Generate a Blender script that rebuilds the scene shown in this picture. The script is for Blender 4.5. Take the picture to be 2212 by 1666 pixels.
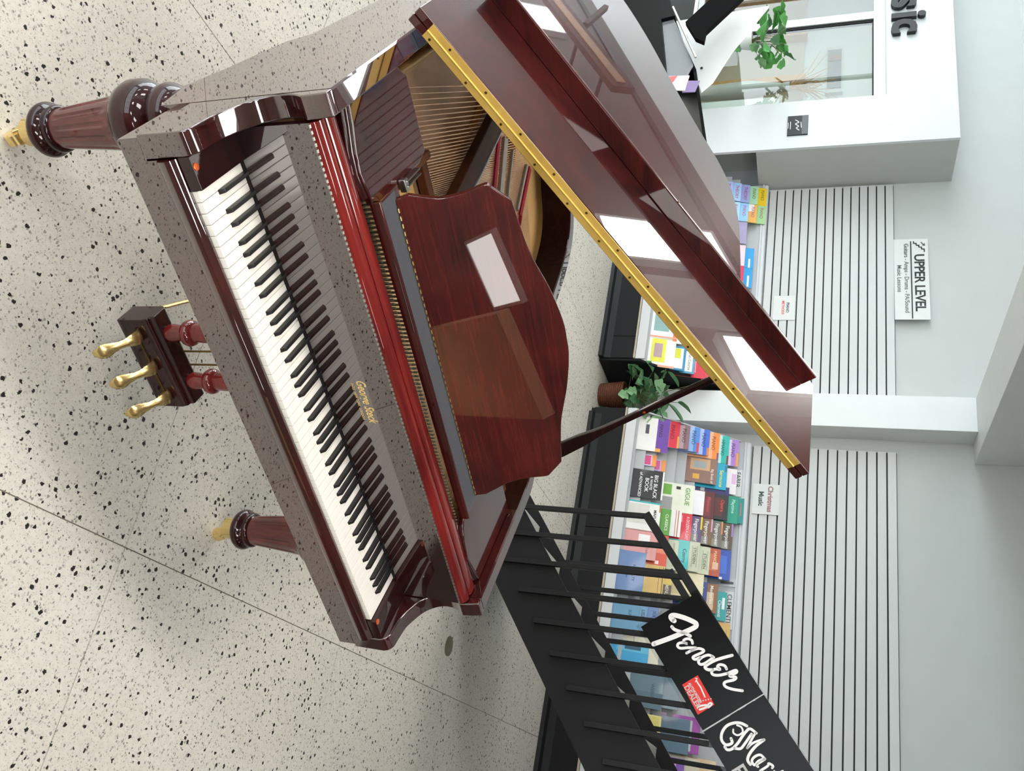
import bpy, bmesh, math, random
from mathutils import Vector, Matrix
for o in list(bpy.data.objects): bpy.data.objects.remove(o, do_unlink=True)
C = bpy.context.scene.collection
SC = bpy.context.scene
random.seed(7)
# ------------------------------------------------------------------ camera (portrait photo stored on its side)
YAW, PITCH, ROLL = 0.6324, 0.3452, -0.0280
CAM = Vector((-0.508, -1.2858, 1.861))
def cam_axes():
    f = Vector((math.sin(YAW)*math.cos(PITCH), math.cos(YAW)*math.cos(PITCH), -math.sin(PITCH)))
    r = Vector((math.cos(YAW), -math.sin(YAW), 0)); d = f.cross(r)
    return math.cos(ROLL)*r+math.sin(ROLL)*d, -math.sin(ROLL)*r+math.cos(ROLL)*d, f
_r, _d, _f = cam_axes()
cd = bpy.data.cameras.new('camera'); co = bpy.data.objects.new('camera', cd); C.objects.link(co)
co.matrix_world = Matrix(((-_d.x, -_r.x, -_f.x, CAM.x), (-_d.y, -_r.y, -_f.y, CAM.y), (-_d.z, -_r.z, -_f.z, CAM.z), (0, 0, 0, 1)))
cd.sensor_width = 36; cd.lens = 1872.5/2212*36; cd.clip_start = 0.05; cd.clip_end = 100
SC.camera = co
# ------------------------------------------------------------------ world, exposure, light levels
w = bpy.data.worlds.new('world'); SC.world = w; w.use_nodes = True
w.node_tree.nodes['Background'].inputs[0].default_value = (0.75, 0.82, 0.9, 1); w.node_tree.nodes['Background'].inputs[1].default_value = 0.3
SC.view_settings.view_transform = 'Standard'; SC.view_settings.look = 'None'
SC.view_settings.exposure = 0.15; SC.view_settings.gamma = 1.0; SC.view_settings.use_curve_mapping = False
TROFFER = 20.0          # radiance of the ceiling light diffusers
DAYLIGHT = 6.0         # radiance of the shop windows
# ------------------------------------------------------------------ frames: piano frame = world; room frame (a along back wall, d towards it)
TH = math.radians(26.8); RZ = TH - math.pi/2
E1 = Vector((math.sin(TH), -math.cos(TH), 0)); E2 = Vector((math.cos(TH), math.sin(TH), 0))
def RW(a, d, z=0): return E1*a + E2*d + Vector((0, 0, z))
ORG = {}; BEV = set()
def srgb(h):
    h = h.lstrip('#'); c = [int(h[i:i+2], 16)/255 for i in (0, 2, 4)]
    return tuple((x/12.92 if x <= .04045 else ((x+.055)/1.055)**2.4) for x in c)
# ------------------------------------------------------------------ materials
MATS = {}
def newmat(name):
    m = bpy.data.materials.new(name); m.use_nodes = True; MATS[name] = m
    nt = m.node_tree; return m, nt, nt.nodes['Principled BSDF']
def plain(name, col, rough=.5, metal=0., noise=.06, scale=30., bump=0., spec=None, coat=0.):
    if name in MATS: return MATS[name]
    m, nt, b = newmat(name)
    if isinstance(col, str): col = srgb(col)
    N = nt.nodes; L = nt.links
    tc = N.new('ShaderNodeTexCoord'); nz = N.new('ShaderNodeTexNoise'); nz.inputs['Scale'].default_value = scale; nz.inputs['Detail'].default_value = 3
    L.new(tc.outputs['Object'], nz.inputs['Vector'])
    cr = N.new('ShaderNodeValToRGB'); cr.color_ramp.elements[0].position = .3; cr.color_ramp.elements[1].position = .7
    cr.color_ramp.elements[0].color = (*[x*(1-noise) for x in col], 1); cr.color_ramp.elements[1].color = (*[min(1, x*(1+noise)) for x in col], 1)
    L.new(nz.outputs['Fac'], cr.inputs['Fac']); L.new(cr.outputs['Color'], b.inputs['Base Color'])
    b.inputs['Roughness'].default_value = rough; b.inputs['Metallic'].default_value = metal
    if spec is not None: b.inputs['Specular IOR Level'].default_value = spec
    if coat: b.inputs['Coat Weight'].default_value = coat; b.inputs['Coat Roughness'].default_value = .04
    if bump:
        bp = N.new('ShaderNodeBump'); bp.inputs['Strength'].default_value = bump; bp.inputs['Distance'].default_value = .002
        L.new(nz.outputs['Fac'], bp.inputs['Height']); L.new(bp.outputs['Normal'], b.inputs['Normal'])
    return m
def wood(name, dark, mid, light, stretch=(1.2, 14, 14), coat=1., cior=1.9, crough=.012, rough=.35, blotch=3.):
    m, nt, b = newmat(name); N = nt.nodes; L = nt.links
    tc = N.new('ShaderNodeTexCoord'); mp = N.new('ShaderNodeMapping'); mp.inputs['Scale'].default_value = stretch
    L.new(tc.outputs['Object'], mp.inputs['Vector'])
    n1 = N.new('ShaderNodeTexNoise'); n1.inputs['Scale'].default_value = 4; n1.inputs['Detail'].default_value = 8; n1.inputs['Roughness'].default_value = .65; n1.inputs['Distortion'].default_value = .6
    L.new(mp.outputs['Vector'], n1.inputs['Vector'])
    n2 = N.new('ShaderNodeTexNoise'); n2.inputs['Scale'].default_value = blotch; n2.inputs['Detail'].default_value = 2
    L.new(tc.outputs['Object'], n2.inputs['Vector'])
    mx = N.new('ShaderNodeMath'); mx.operation = 'MULTIPLY_ADD'; mx.inputs[1].default_value = .55; L.new(n1.outputs['Fac'], mx.inputs[0])
    m2 = N.new('ShaderNodeMath'); m2.operation = 'MULTIPLY'; m2.inputs[1].default_value = .45; L.new(n2.outputs['Fac'], m2.inputs[0]); L.new(m2.outputs[0], mx.inputs[2])
    cr = N.new('ShaderNodeValToRGB'); e = cr.color_ramp.elements; e[0].position = .36; e[0].color = (*dark, 1); e[1].position = .64; e[1].color = (*light, 1)
    k = e.new(.5); k.color = (*mid, 1)
    L.new(mx.outputs[0], cr.inputs['Fac']); L.new(cr.outputs['Color'], b.inputs['Base Color'])
    b.inputs['Specular IOR Level'].default_value = .08; b.inputs['Roughness'].default_value = rough; b.inputs['Coat Weight'].default_value = coat; b.inputs['Coat IOR'].default_value = cior; b.inputs['Coat Roughness'].default_value = crough
    return m
M_WOOD = wood('mahogany_lacquer', (.014, .0028, .003), (.036, .0045, .0045), (.065, .008, .007), cior=1.9, stretch=(1.0, 9, 9))
M_RIM = wood('mahogany_mirror', (.014, .0028, .003), (.036, .0045, .0045), (.065, .008, .007), cior=2.3, stretch=(1.0, 9, 9))
M_DESK = wood('mahogany_desk', (.020, .004, .004), (.058, .007, .0065), (.092, .011, .009), stretch=(1.0, 34, 34), cior=1.9, blotch=6)
M_WOODD = wood('mahogany_dark', (.010, .002, .0025), (.020, .003, .0035), (.032, .005, .005), cior=2.3)
M_WOODC = wood('mahogany_turned', (.010, .002, .0025), (.020, .003, .0035), (.038, .005, .005), cior=1.42)
M_LIP = wood('mahogany_lip', (.016, .003, .003), (.045, .006, .005), (.08, .010, .008), cior=1.45)
M_RED = wood('mahogany_red', (.075, .006, .006), (.15, .011, .010), (.22, .016, .012), cior=1.6)
M_LEG = wood('mahogany_leg', (.045, .008, .008), (.085, .014, .012), (.15, .026, .020), stretch=(14, 14, 1.2), cior=1.6)
M_INNER = wood('inner_rim', (.018, .006, .004), (.035, .010, .007), (.055, .017, .010), cior=1.2, crough=.2, coat=.3)
M_GOLD = plain('gold_plate', (.66, .38, .12), .42, .35, .05, 60)
M_SOUND = plain('soundboard_spruce', (.75, .46, .24), .5, 0, .1, 9)
M_STRUT = plain('strut_brown', (.085, .028, .010), .6, 0, .1, 20, spec=.15)
M_BRASS = plain('brass', (.85, .64, .28), .24, .9, .04, 25)
M_HINGE = plain('hinge_brass', (.80, .53, .13), .35, .55, .05, 40)
M_BRASSD = plain('brass_dark', (.16, .10, .03), .4, 1., .05, 40)
M_STRING = plain('copper_string', (.80, .50, .30), .35, .5, .05, 40)
M_STEEL = plain('steel', (.55, .54, .52), .3, 1., .05, 40)
M_PIN = plain('tuning_pin', (.38, .33, .24), .35, .9, .2, 90)
M_FELTG = plain('grey_felt', '#45464c', .95, 0, .08, 300, .3)
M_FELTR = plain('red_felt', '#b01830', .9, 0, .1, 200, .2)
M_BLKFELT = plain('black_felt', '#141214', .95, 0, .1, 200)
M_IVORY = plain('white_key', '#f3f0e8', .18, 0, .012, 20, coat=.3)
M_KEYFRONT = plain('key_front', '#dcd9cf', .3, 0, .01, 20)
M_EBONY = plain('black_key', '#1c1b1c', .32, 0, .1, 60)
M_COPPER = plain('copper_button', '#d2602a', .35, .3, .06, 200)
M_WHITE = plain('white_paint', '#dfe3e3', .55, 0, .012, 8)
M_BAY = plain('bay_white_paint', '#cdd2d3', .55, 0, .012, 8)
M_WALL = plain('wall_paint', '#c0c4c2', .7, 0, .015, 5)
M_WALLG = plain('grey_wall_paint', '#b2b4b0', .75, 0, .02, 5)
M_TAUPE = plain('taupe_wall', '#6e655c', .8, 0, .04, 5)
M_TAN = plain('tan_wall', '#cfa47c', .8, 0, .03, 5)
M_CEIL = plain('ceiling_paint', '#716c68', .85, 0, .02, 6)
M_CEILLIT = plain('ceiling_daylit', '#ebeeee', .8, 0, .02, 6)  # brighter copy for the far ceiling, its daylight put into the colour
M_SLAT = plain('slat_laminate', '#c9cccb', .45, 0, .012, 6)
M_GROOVE = plain('slat_groove', '#1b1c1d', .7)
M_RACK = plain('rack_laminate', '#b9bcbf', .5, 0, .015, 8)
M_RACKW = plain('rack_lip_white', '#d0d3d6', .45, 0, .015, 8)
M_BLK = plain('black_laminate', '#141416', .6, 0, .1, 30, spec=.25)
M_BLKM = plain('black_metal_paint', '#111113', .5, 0, .12, 25, spec=.3)
M_STRINGER = plain('black_stringer_paint', '#161517', .6, 0, .15, 6, spec=.25)
M_BEIGE = plain('beige_edge', '#b3a894', .5)
M_BLKGLOSS = plain('black_polyester', '#050506', .05, 0, .1, 20, coat=1.)
M_SIGNBLK = plain('sign_black', '#0b0a0b', .3, 0, .08, 4, spec=.2)
M_SIGNWHT = plain('sign_white', '#eceae8', .5, 0, .01, 20)
M_SIGNRED = plain('sign_red', '#d9281e', .45, 0, .03, 20)
M_PAPER = plain('paper', '#d9dcda', .7, 0, .01, 20)
M_INK = plain('ink', '#15181a', .6)
M_INKG = plain('ink_grey', '#5a5e5e', .6)
M_ALU = plain('aluminium', '#b4b8b6', .4, .3, .03, 20)
M_BASKET = plain('wicker', '#5c3018', .75, 0, .4, 120, .6)
M_LEAF = plain('leaf_green', '#4a7a50', .5, 0, .3, 14)
M_LEAFL = plain('leaf_light', '#7ba678', .5, 0, .25, 14)
M_LEAFB = plain('leaf_bright', '#4f9a48', .45, 0, .3, 14)
M_STEM = plain('stem', '#59603a', .7)
M_PINE = plain('pine_wood', '#b88a4a', .6, 0, .15, 18)
M_BEIGEW = plain('beige_board', '#a89c86', .7, 0, .04, 4)
M_GOLDTXT = plain('gold_lettering', (.85, .60, .25), .35, .5, .03, 50)
M_BRONZE = plain('bronze_cap', '#7d735c', .4, .6, .15, 60)
M_SLEEVE = None
def emit(name, col, strength):
    m = bpy.data.materials.new(name); m.use_nodes = True; nt = m.node_tree; nt.nodes.clear()
    e = nt.nodes.new('ShaderNodeEmission'); o = nt.nodes.new('ShaderNodeOutputMaterial')
    e.inputs[0].default_value = (*col, 1); e.inputs[1].default_value = strength; nt.links.new(e.outputs[0], o.inputs[0]); return m
M_TROF = emit('troffer_diffuser', (1., .965, .91), TROFFER)
M_DAY = emit('window_daylight', (.86, .95, 1.), DAYLIGHT*.7)
M_DAYL = emit('window_daylight_left', (.86, .95, 1.), DAYLIGHT*1.4)
M_TROFD = emit('troffer_diffuser_dim', (1., .97, .93), TROFFER*.26)
M_BAYFILL = emit('bay_fill_glow', (1., .95, .85), TROFFER*.14)  # glow of the fill panels added inside the display bay
M_UPFILL = emit('uplight_fill_glow', (1., .86, .66), 55.)  # glow of the added uplight below the tan strip
def glass(name, tint=(.96, .98, .97), ior=1.45):
    m = bpy.data.materials.new(name); m.use_nodes = True; nt = m.node_tree; nt.nodes.clear(); N = nt.nodes; L = nt.links
    t = N.new('ShaderNodeBsdfTransparent'); t.inputs[0].default_value = (*tint, 1); g = N.new('ShaderNodeBsdfGlossy'); g.inputs['Roughness'].default_value = .01
    f = N.new('ShaderNodeFresnel'); f.inputs[0].default_value = ior; mx = N.new('ShaderNodeMixShader'); o = N.new('ShaderNodeOutputMaterial')
    gg = N.new('ShaderNodeNewGeometry'); sb = N.new('ShaderNodeMath'); sb.operation = 'SUBTRACT'; sb.inputs[0].default_value = 1; L.new(gg.outputs['Backfacing'], sb.inputs[1]); ml = N.new('ShaderNodeMath'); ml.operation = 'MULTIPLY'; L.new(sb.outputs[0], ml.inputs[0]); L.new(f.outputs[0], ml.inputs[1])
    L.new(ml.outputs[0], mx.inputs[0]); L.new(t.outputs[0], mx.inputs[1]); L.new(g.outputs[0], mx.inputs[2]); L.new(mx.outputs[0], o.inputs[0]); return m
M_GLASS = glass('window_glass', (.90, .93, .90), 1.6)
M_SLEEVE = glass('clear_sleeve', (.9, .9, .9), 1.35)
def terrazzo():
    m, nt, b = newmat('terrazzo'); N = nt.nodes; L = nt.links
    geo = N.new('ShaderNodeNewGeometry')
    def vor(scale, rnd=1.):
        v = N.new('ShaderNodeTexVoronoi'); v.inputs['Scale'].default_value = scale; v.inputs['Randomness'].default_value = rnd; v.voronoi_dimensions = '2D'; return v
    def math_(op, a, bb=None, val=None):
        n = N.new('ShaderNodeMath'); n.operation = op; L.new(a, n.inputs[0])
        if bb is not None: L.new(bb, n.inputs[1])
        elif val is not None: n.inputs[1].default_value = val
        return n.outputs[0]
    warp = N.new('ShaderNodeTexNoise'); warp.inputs['Scale'].default_value = 130; warp.inputs['Detail'].default_value = 2; L.new(geo.outputs['Position'], warp.inputs['Vector'])
    va = N.new('ShaderNodeVectorMath'); va.operation = 'MULTIPLY_ADD'; va.inputs[1].default_value = (.012, .012, 0); L.new(warp.outputs['Color'], va.inputs[0]); L.new(geo.outputs['Position'], va.inputs[2])
    def chips(scale, keep, size, vec):
        v = vor(scale); L.new(vec, v.inputs['Vector'])
        sep = N.new('ShaderNodeSeparateColor'); L.new(v.outputs['Color'], sep.inputs[0])
        k = math_('LESS_THAN', sep.outputs[0], val=keep)
        sz = math_('MULTIPLY', sep.outputs[1], val=size)
        inside = math_('LESS_THAN', v.outputs['Distance'], bb=sz)
        return math_('MULTIPLY', k, bb=inside), sep
    c1, _ = chips(52, .22, .36, va.outputs[0])
    c2, s2 = chips(105, .33, .42, va.outputs[0])
    c3, s3 = chips(210, .42, .48, va.outputs[0])
    big = N.new('ShaderNodeTexNoise'); big.inputs['Scale'].default_value = 1.3; big.inputs['Detail'].default_value = 2; L.new(geo.outputs['Position'], big.inputs['Vector'])
    fine = N.new('ShaderNodeTexNoise'); fine.inputs['Scale'].default_value = 60; fine.inputs['Detail'].default_value = 3; L.new(geo.outputs['Position'], fine.inputs['Vector'])
    ramp = N.new('ShaderNodeValToRGB'); ramp.color_ramp.elements[0].color = (.58, .55, .485, 1); ramp.color_ramp.elements[1].color = (.70, .675, .61, 1)
    ramp.color_ramp.elements[0].position = .3; ramp.color_ramp.elements[1].position = .7
    mixf = N.new('ShaderNodeMix'); mixf.inputs[0].default_value = .5; L.new(big.outputs['Fac'], mixf.inputs[2]); L.new(fine.outputs['Fac'], mixf.inputs[3]); L.new(mixf.outputs[0], ramp.inputs['Fac'])
    def mixc(fac, a, col):
        n = N.new('ShaderNodeMix'); n.data_type = 'RGBA'; L.new(fac, n.inputs[0]); L.new(a, n.inputs[6]); n.inputs[7].default_value = (*col, 1); return n.outputs[2]
    col = mixc(math_('MULTIPLY', c3, val=.45), ramp.outputs['Color'], (.25, .235, .20))
    col = mixc(math_('MULTIPLY', c2, val=.7), col, (.13, .125, .115))
    col = mixc(c1, col, (.018, .018, .018))
    L.new(col, b.inputs['Base Color']); b.inputs['Roughness'].default_value = .42; b.inputs['Specular IOR Level'].default_value = .35
    return m
M_TERR = terrazzo()
M_TREAD = plain('tread_terrazzo', '#a8a8a2', .6, 0, .12, 80)
M_STRIP = plain('divider_strip', '#8a8578', .5, .3, .1, 40)
# ------------------------------------------------------------------ mesh builder
class MB:
    def __init__(s): s.v = []; s.f = []
    def add(s, v, f):
        n = len(s.v); s.v += [tuple(p) for p in v]; s.f += [tuple(i+n for i in q) for q in f]; return s
    def box(s, x0, x1, y0, y1, z0, z1):
        return s.add([(x0, y0, z0), (x1, y0, z0), (x1, y1, z0), (x0, y1, z0), (x0, y0, z1), (x1, y0, z1), (x1, y1, z1), (x0, y1, z1)],
                     [(0, 3, 2, 1), (4, 5, 6, 7), (0, 1, 5, 4), (1, 2, 6, 5), (2, 3, 7, 6), (3, 0, 4, 7)])
    def prism(s, poly, axis, lo, hi):
        n = len(poly)
        def p(q, h): return {'x': (h, q[0], q[1]), 'y': (q[0], h, q[1]), 'z': (q[0], q[1], h)}[axis]
        v = [p(q, lo) for q in poly]+[p(q, hi) for q in poly]
        return s.add(v, [tuple(range(n))[::-1], tuple(range(n, 2*n))]+[(i, (i+1) % n, n+(i+1) % n, n+i) for i in range(n)])
    def lathe(s, cx, cy, prof, seg=32, mod=None, cap=True):
        v = []; f = []; n = len(prof)
        for j, (r, z) in enumerate(prof):
            for i in range(seg):
                t = 2*math.pi*i/seg; rr = r if mod is None else mod(r, z, i)
                v.append((cx+rr*math.cos(t), cy+rr*math.sin(t), z))
        for j in range(n-1):
            for i in range(seg): f.append((j*seg+i, j*seg+(i+1) % seg, (j+1)*seg+(i+1) % seg, (j+1)*seg+i))
        if cap: f.append(tuple(range(seg))[::-1]); f.append(tuple(range((n-1)*seg, n*seg)))
        return s.add(v, f)
    def tube(s, pts, rad, seg=8, flat=1.):
        pts = [Vector(p) for p in pts]; v = []; f = []; n = len(pts)
        if not isinstance(rad, (list, tuple)): rad = [rad]*n
        up = Vector((0, 0, 1))
        for k, p in enumerate(pts):
            t = (pts[min(k+1, n-1)]-pts[max(k-1, 0)]).normalized()
            a = t.cross(up)
            if a.length < 1e-4: a = t.cross(Vector((1, 0, 0)))
            a.normalize(); b = a.cross(t)
            for i in range(seg):
                th = 2*math.pi*(i+.5)/seg; v.append(p+a*(rad[k]*math.cos(th))+b*(rad[k]*flat*math.sin(th)))
        for k in range(n-1):
            for i in range(seg): f.append((k*seg+i, k*seg+(i+1) % seg, (k+1)*seg+(i+1) % seg, (k+1)*seg+i))
        f.append(tuple(range(seg))[::-1]); f.append(tuple(range((n-1)*seg, n*seg)))
        return s.add(v, f)
    def bar(s, p, q, w, h, up=(0, 0, 1)):
        p = Vector(p); q = Vector(q); t = (q-p).normalized(); u = Vector(up); a = t.cross(u).normalized(); b = a.cross(t).normalized()
        v = [e+a*(sx*w/2)+b*(sy*h/2) for e in (p, q) for sx, sy in ((-1, -1), (1, -1), (1, 1), (-1, 1))]
        return s.add(v, [(0, 3, 2, 1), (4, 5, 6, 7), (0, 1, 5, 4), (1, 2, 6, 5), (2, 3, 7, 6), (3, 0, 4, 7)])
    def xf(s, fn): s.v = [tuple(fn(*p)) for p in s.v]; return s
def finish(mb, name, bevel=0., seg=2, smooth=None, o=Vector((0, 0, 0))):
    me = bpy.data.meshes.new(name)
    me.from_pydata([(p[0]-o[0], p[1]-o[1], p[2]-o[2]) for p in mb.v], [], mb.f)
    bm = bmesh.new(); bm.from_mesh(me)
    bmesh.ops.recalc_face_normals(bm, faces=bm.faces)
    if bevel:
        ed = [e for e in bm.edges if len(e.link_faces) == 2 and e.calc_face_angle(0) > .5]
        bmesh.ops.bevel(bm, geom=ed, offset=bevel, segments=seg, affect='EDGES', profile=.5, clamp_overlap=True)
    bm.to_mesh(me); bm.free()
    if bevel: BEV.add(me.name)
    if smooth is None: smooth = 50 if bevel else 0
    if smooth:
        me.polygons.foreach_set('use_smooth', [True]*len(me.polygons)); me.set_sharp_from_angle(angle=math.radians(smooth))
    return me
def link(name, data, mat=None):
    o = bpy.data.objects.new(name, data); C.objects.link(o)
    if data is not None and data.name in BEV:
        wn = o.modifiers.new('weighted', 'WEIGHTED_NORMAL'); wn.weight = 100; wn.keep_sharp = True
    if mat is not None and data is not None and hasattr(data, 'materials') and not len(data.materials): data.materials.append(mat)
    return o
def tag(o, label, cat, group=None):
    o['label'] = label; o['category'] = cat
    if group: o['group'] = group
    return o
def thing(name, label, cat, o=(0, 0, 0), room=False, group=None):
    e = link(name, None); e.empty_display_size = .1; tag(e, label, cat, group); ORG[e.name] = Vector(o)
    if room: e.location = RW(*o); e.rotation_euler = (0, 0, RZ)
    else: e.location = o
    return e
def root_of(o):
    while o.parent is not None: o = o.parent
    return o
def part(parent, name, mb, mat, bevel=0., smooth=None, label=None, seg=2):
    me = finish(mb, name, bevel, seg, smooth, ORG[root_of(parent).name]); o = link(name, me, mat); o.parent = parent
    if label: o['label'] = label
    return o
def solo(name, label, cat, mb, mat, o=(0, 0, 0), room=False, bevel=0., smooth=None, group=None):
    me = finish(mb, name, bevel, 2, smooth, Vector(o)); ob = link(name, me, mat); ORG[ob.name] = Vector(o); tag(ob, label, cat, group)
    if room: ob.location = RW(*o); ob.rotation_euler = (0, 0, RZ)
    else: ob.location = o
    return ob
def struct(name, mb, mat, o=(0, 0, 0), room=True, bevel=0.):
    me = finish(mb, name, bevel, 2, None, Vector(o)); ob = link(name, me, mat); ORG[ob.name] = Vector(o); ob['kind'] = 'structure'
    if room: ob.location = RW(*o); ob.rotation_euler = (0, 0, RZ)
    else: ob.location = o
    return ob
def inst(parent, name, me, loc, mat=None, rot=None, scale=None):
    o = link(name, me, mat); o.parent = parent; o.location = loc
    if rot: o.rotation_euler = rot
    if scale: o.scale = scale if isinstance(scale, (tuple, list)) else (scale,)*3
    return o
def crom(pts, n=8, closed=False):
    out = []; m = len(pts); P = [Vector(p) for p in pts]
    rng = range(m if closed else m-1)
    for i in rng:
        if closed: a, b, c, d = P[(i-1) % m], P[i], P[(i+1) % m], P[(i+2) % m]
        else: a, b, c, d = P[max(i-1, 0)], P[i], P[i+1], P[min(i+2, m-1)]
        for k in range(n):
            t = k/n; out.append(.5*((2*b)+(c-a)*t+(2*a-5*b+4*c-d)*t*t+(3*b-a-3*c+d)*t**3))
    if not closed: out.append(P[-1])
    return [tuple(p) for p in out]
def fill2d(outer, holes, th, name='fill'):
    """flat plate with holes in XY, thickness th centred on z=0 -> MB"""
    cu = bpy.data.curves.new(name, 'CURVE'); cu.dimensions = '2D'; cu.fill_mode = 'BOTH'; cu.extrude = th/2
    for ring in [outer]+holes:
        sp = cu.splines.new('POLY'); sp.points.add(len(ring)-1); sp.use_cyclic_u = True
        for i, p in enumerate(ring): sp.points[i].co = (p[0], p[1], 0, 1)
    ob = bpy.data.objects.new(name, cu); C.objects.link(ob); bpy.context.view_layer.update()
    me = bpy.data.meshes.new_from_object(ob.evaluated_get(bpy.context.evaluated_depsgraph_get()))
    mb = MB(); mb.add([tuple(v.co) for v in me.vertices], [tuple(p.vertices) for p in me.polygons])
    bpy.data.objects.remove(ob, do_unlink=True); bpy.data.curves.remove(cu); bpy.data.meshes.remove(me); return mb
TXT = {}
def text(body, size, extrude=.0004, offset=0., shear=0., align='LEFT', space=1.):
    """text outline in XY (x right, y up) -> MB"""
    cu = bpy.data.curves.new('t', 'FONT'); cu.body = body; cu.size = size; cu.extrude = extrude; cu.offset = offset; cu.shear = shear; cu.align_x = align; cu.space_character = space; cu.resolution_u = 3
    ob = bpy.data.objects.new('t', cu); C.objects.link(ob); bpy.context.view_layer.update()
    me = bpy.data.meshes.new_from_object(ob.evaluated_get(bpy.context.evaluated_depsgraph_get()))
    mb = MB(); mb.add([tuple(v.co) for v in me.vertices], [tuple(p.vertices) for p in me.polygons])
    bpy.data.objects.remove(ob, do_unlink=True); bpy.data.curves.remove(cu); bpy.data.meshes.remove(me); return mb
def ribbon(mb, pts, wid, th=.001, n=5):
    """flat brush stroke in XY with round ends"""
    pts = crom([(p[0], p[1], 0) for p in pts], n) if len(pts) > 2 else [(p[0], p[1], 0) for p in pts]
    P = [Vector(p) for p in pts]; L = []; R = []
    for k, p in enumerate(P):
        t = (P[min(k+1, len(P)-1)]-P[max(k-1, 0)]).normalized(); a = Vector((-t.y, t.x, 0))*wid/2; L.append(p+a); R.append(p-a)
    v = [(q.x, q.y, th) for q in L]+[(q.x, q.y, th) for q in R]; m = len(P)
    mb.add(v, [(i, m+i, m+i+1, i+1) for i in range(m-1)])
    for p in (P[0], P[-1]):
        mb.add([(p.x+wid/2*math.cos(2*math.pi*i/12), p.y+wid/2*math.sin(2*math.pi*i/12), th) for i in range(12)], [tuple(range(12))])
    return mb
# ================================================================== THE ROOM
A0, A1, D0, D1, CEIL = -10.5, 8.0, -6.5, 6.15, 3.65
fl = struct('floor', MB().box(A0, A1, D0, 7.4, -.06, -.0025), M_STRIP)
al = [.47+1.555*k for k in range(-8, 6)]; dl = [.935+1.335*k for k in range(-7, 6)]
al = [A0]+[x for x in al if A0+.2 < x < A1-.2]+[A1]; dl = [D0]+[x for x in dl if D0+.2 < x < 7.2]+[7.4]
cache = {}
for i in range(len(al)-1):
    for j in range(len(dl)-1):
        sx, sy = round(al[i+1]-al[i], 4), round(dl[j+1]-dl[j], 4)
        if (sx, sy) not in cache:
            cache[(sx, sy)] = finish(MB().box(-sx/2+.0018, sx/2-.0018, -sy/2+.0018, sy/2-.0018, -.02, 0), 'terrazzo_panel')
            cache[(sx, sy)].materials.append(M_TERR)
        inst(fl, 'terrazzo_panel', cache[(sx, sy)], ((al[i]+al[i+1])/2, (dl[j]+dl[j+1])/2, 0))
struct('wall_back', MB().box(-5.06, A1, D1, D1+.1, 0, CEIL).box(A0, -5.06, D1, D1+.1, 2.9, CEIL), M_WALL)
struct('wall_left', MB().box(A0-.1, A0, D0, 7.4, 0, .35).box(A0-.1, A0, D0, 7.4, 3.2, CEIL).box(A0-.1, A0, 4.6, 7.4, .35, 3.2).box(A0-.1, A0, D0, -5.6, .35, 3.2), M_WALLG)
struct('wall_right', MB().box(A1, A1+.1, D0, D1, 0, CEIL), M_TAUPE)
struct('trim_1', MB().box(4.4, A1, 1.0, 1.95, 3.0, 3.12), M_TAN)  # unseen tan ceiling strip, added for the brown patch mirrored in the desk
struct('wall_front', MB().box(A0, A1, D0-.1, D0, 0, .35).box(A0, A1, D0-.1, D0, 3.2, CEIL).box(2.6, A1, D0-.1, D0, .35, 3.2).box(A0, -9.6, D0-.1, D0, .35, 3.2), M_WALLG)
cl = struct('ceiling', MB().box(A0, A1, D0, 3.55, CEIL, CEIL+.1), M_CEIL)
part(cl, 'ceiling_bay', MB().box(A0, A1, 3.55, 7.4, CEIL, CEIL+.1), M_CEILLIT)  # whiter colour stands in for daylight on this stretch
part(cl, 'ceiling_track', MB().box(A0, -2.7, 3.32, 3.37, CEIL-.03, CEIL), M_BLKM)
def shop_window(n, axis, lo, hi, pos, panes, mat):
    wd = (hi-lo)/panes; fr = MB()
    def bx(p0, p1, q0, q1, z0, z1):
        return (q0, q1, p0, p1, z0, z1) if axis == 'd' else (p0, p1, q0, q1, z0, z1)
    for k in range(panes+1): fr.box(*bx(lo+k*wd-.03, lo+k*wd+.03, pos-.05, pos+.03, .35, 3.2))
    fr.box(*bx(lo, hi, pos-.05, pos+.03, .35, .42)); fr.box(*bx(lo, hi, pos-.05, pos+.03, 3.13, 3.2))
    o = struct('window_%d' % n, fr, M_ALU)
    for k in range(panes): part(o, 'bright_pane', MB().box(*bx(lo+k*wd+.03, lo+(k+1)*wd-.03, pos-.03, pos-.02, .42, 3.13)), mat)
shop_window(2, 'd', -5.6, 4.6, A0, 6, M_DAYL)
shop_window(3, 'a', -9.6, 2.6, D0, 7, M_DAY)
struct('trim_2', MB().box(-2.62, -2.317, 5.905, D1, 0, 3.012), M_WHITE, bevel=.004)      # column
struct('trim_3', MB().box(-2.62, -2.145, D0, D1, 3.012, CEIL), M_WHITE, bevel=.004)       # ceiling beam
# ---- white display bay with window on the left
bay = struct('trim_4', fill2d([(A0, 0), (-5.03, 0), (-5.03, 2.945), (A0, 2.945)], [[(-9.2, .46), (-5.615, .46), (-5.615, 2.343), (-9.2, 2.343)]], .03).xf(lambda x, y, z: (x, 5.57+z, y)), M_BAY)
struct('trim_5', MB().box(-5.06, -5.032, 5.586, D1, 1.19, 2.944).box(-5.33, -5.30, 5.586, D1, 0, 1.19).box(-5.33, -5.03, 5.586, D1, 1.19, 1.21), M_WALLG)
struct('trim_6', MB().box(A0, -5.06, 5.586, 7.4, 2.915, 2.944), M_WHITE)
win = struct('window_1', MB().box(-9.2, -5.615, 5.60, 5.66, 2.235, 2.343).box(-9.2, -5.615, 5.60, 5.66, .46, .52).box(-6.80, -6.70, 5.60, 5.66, .52, 2.235).box(-9.2, -9.1, 5.60, 5.66, .52, 2.235), M_ALU)
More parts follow.
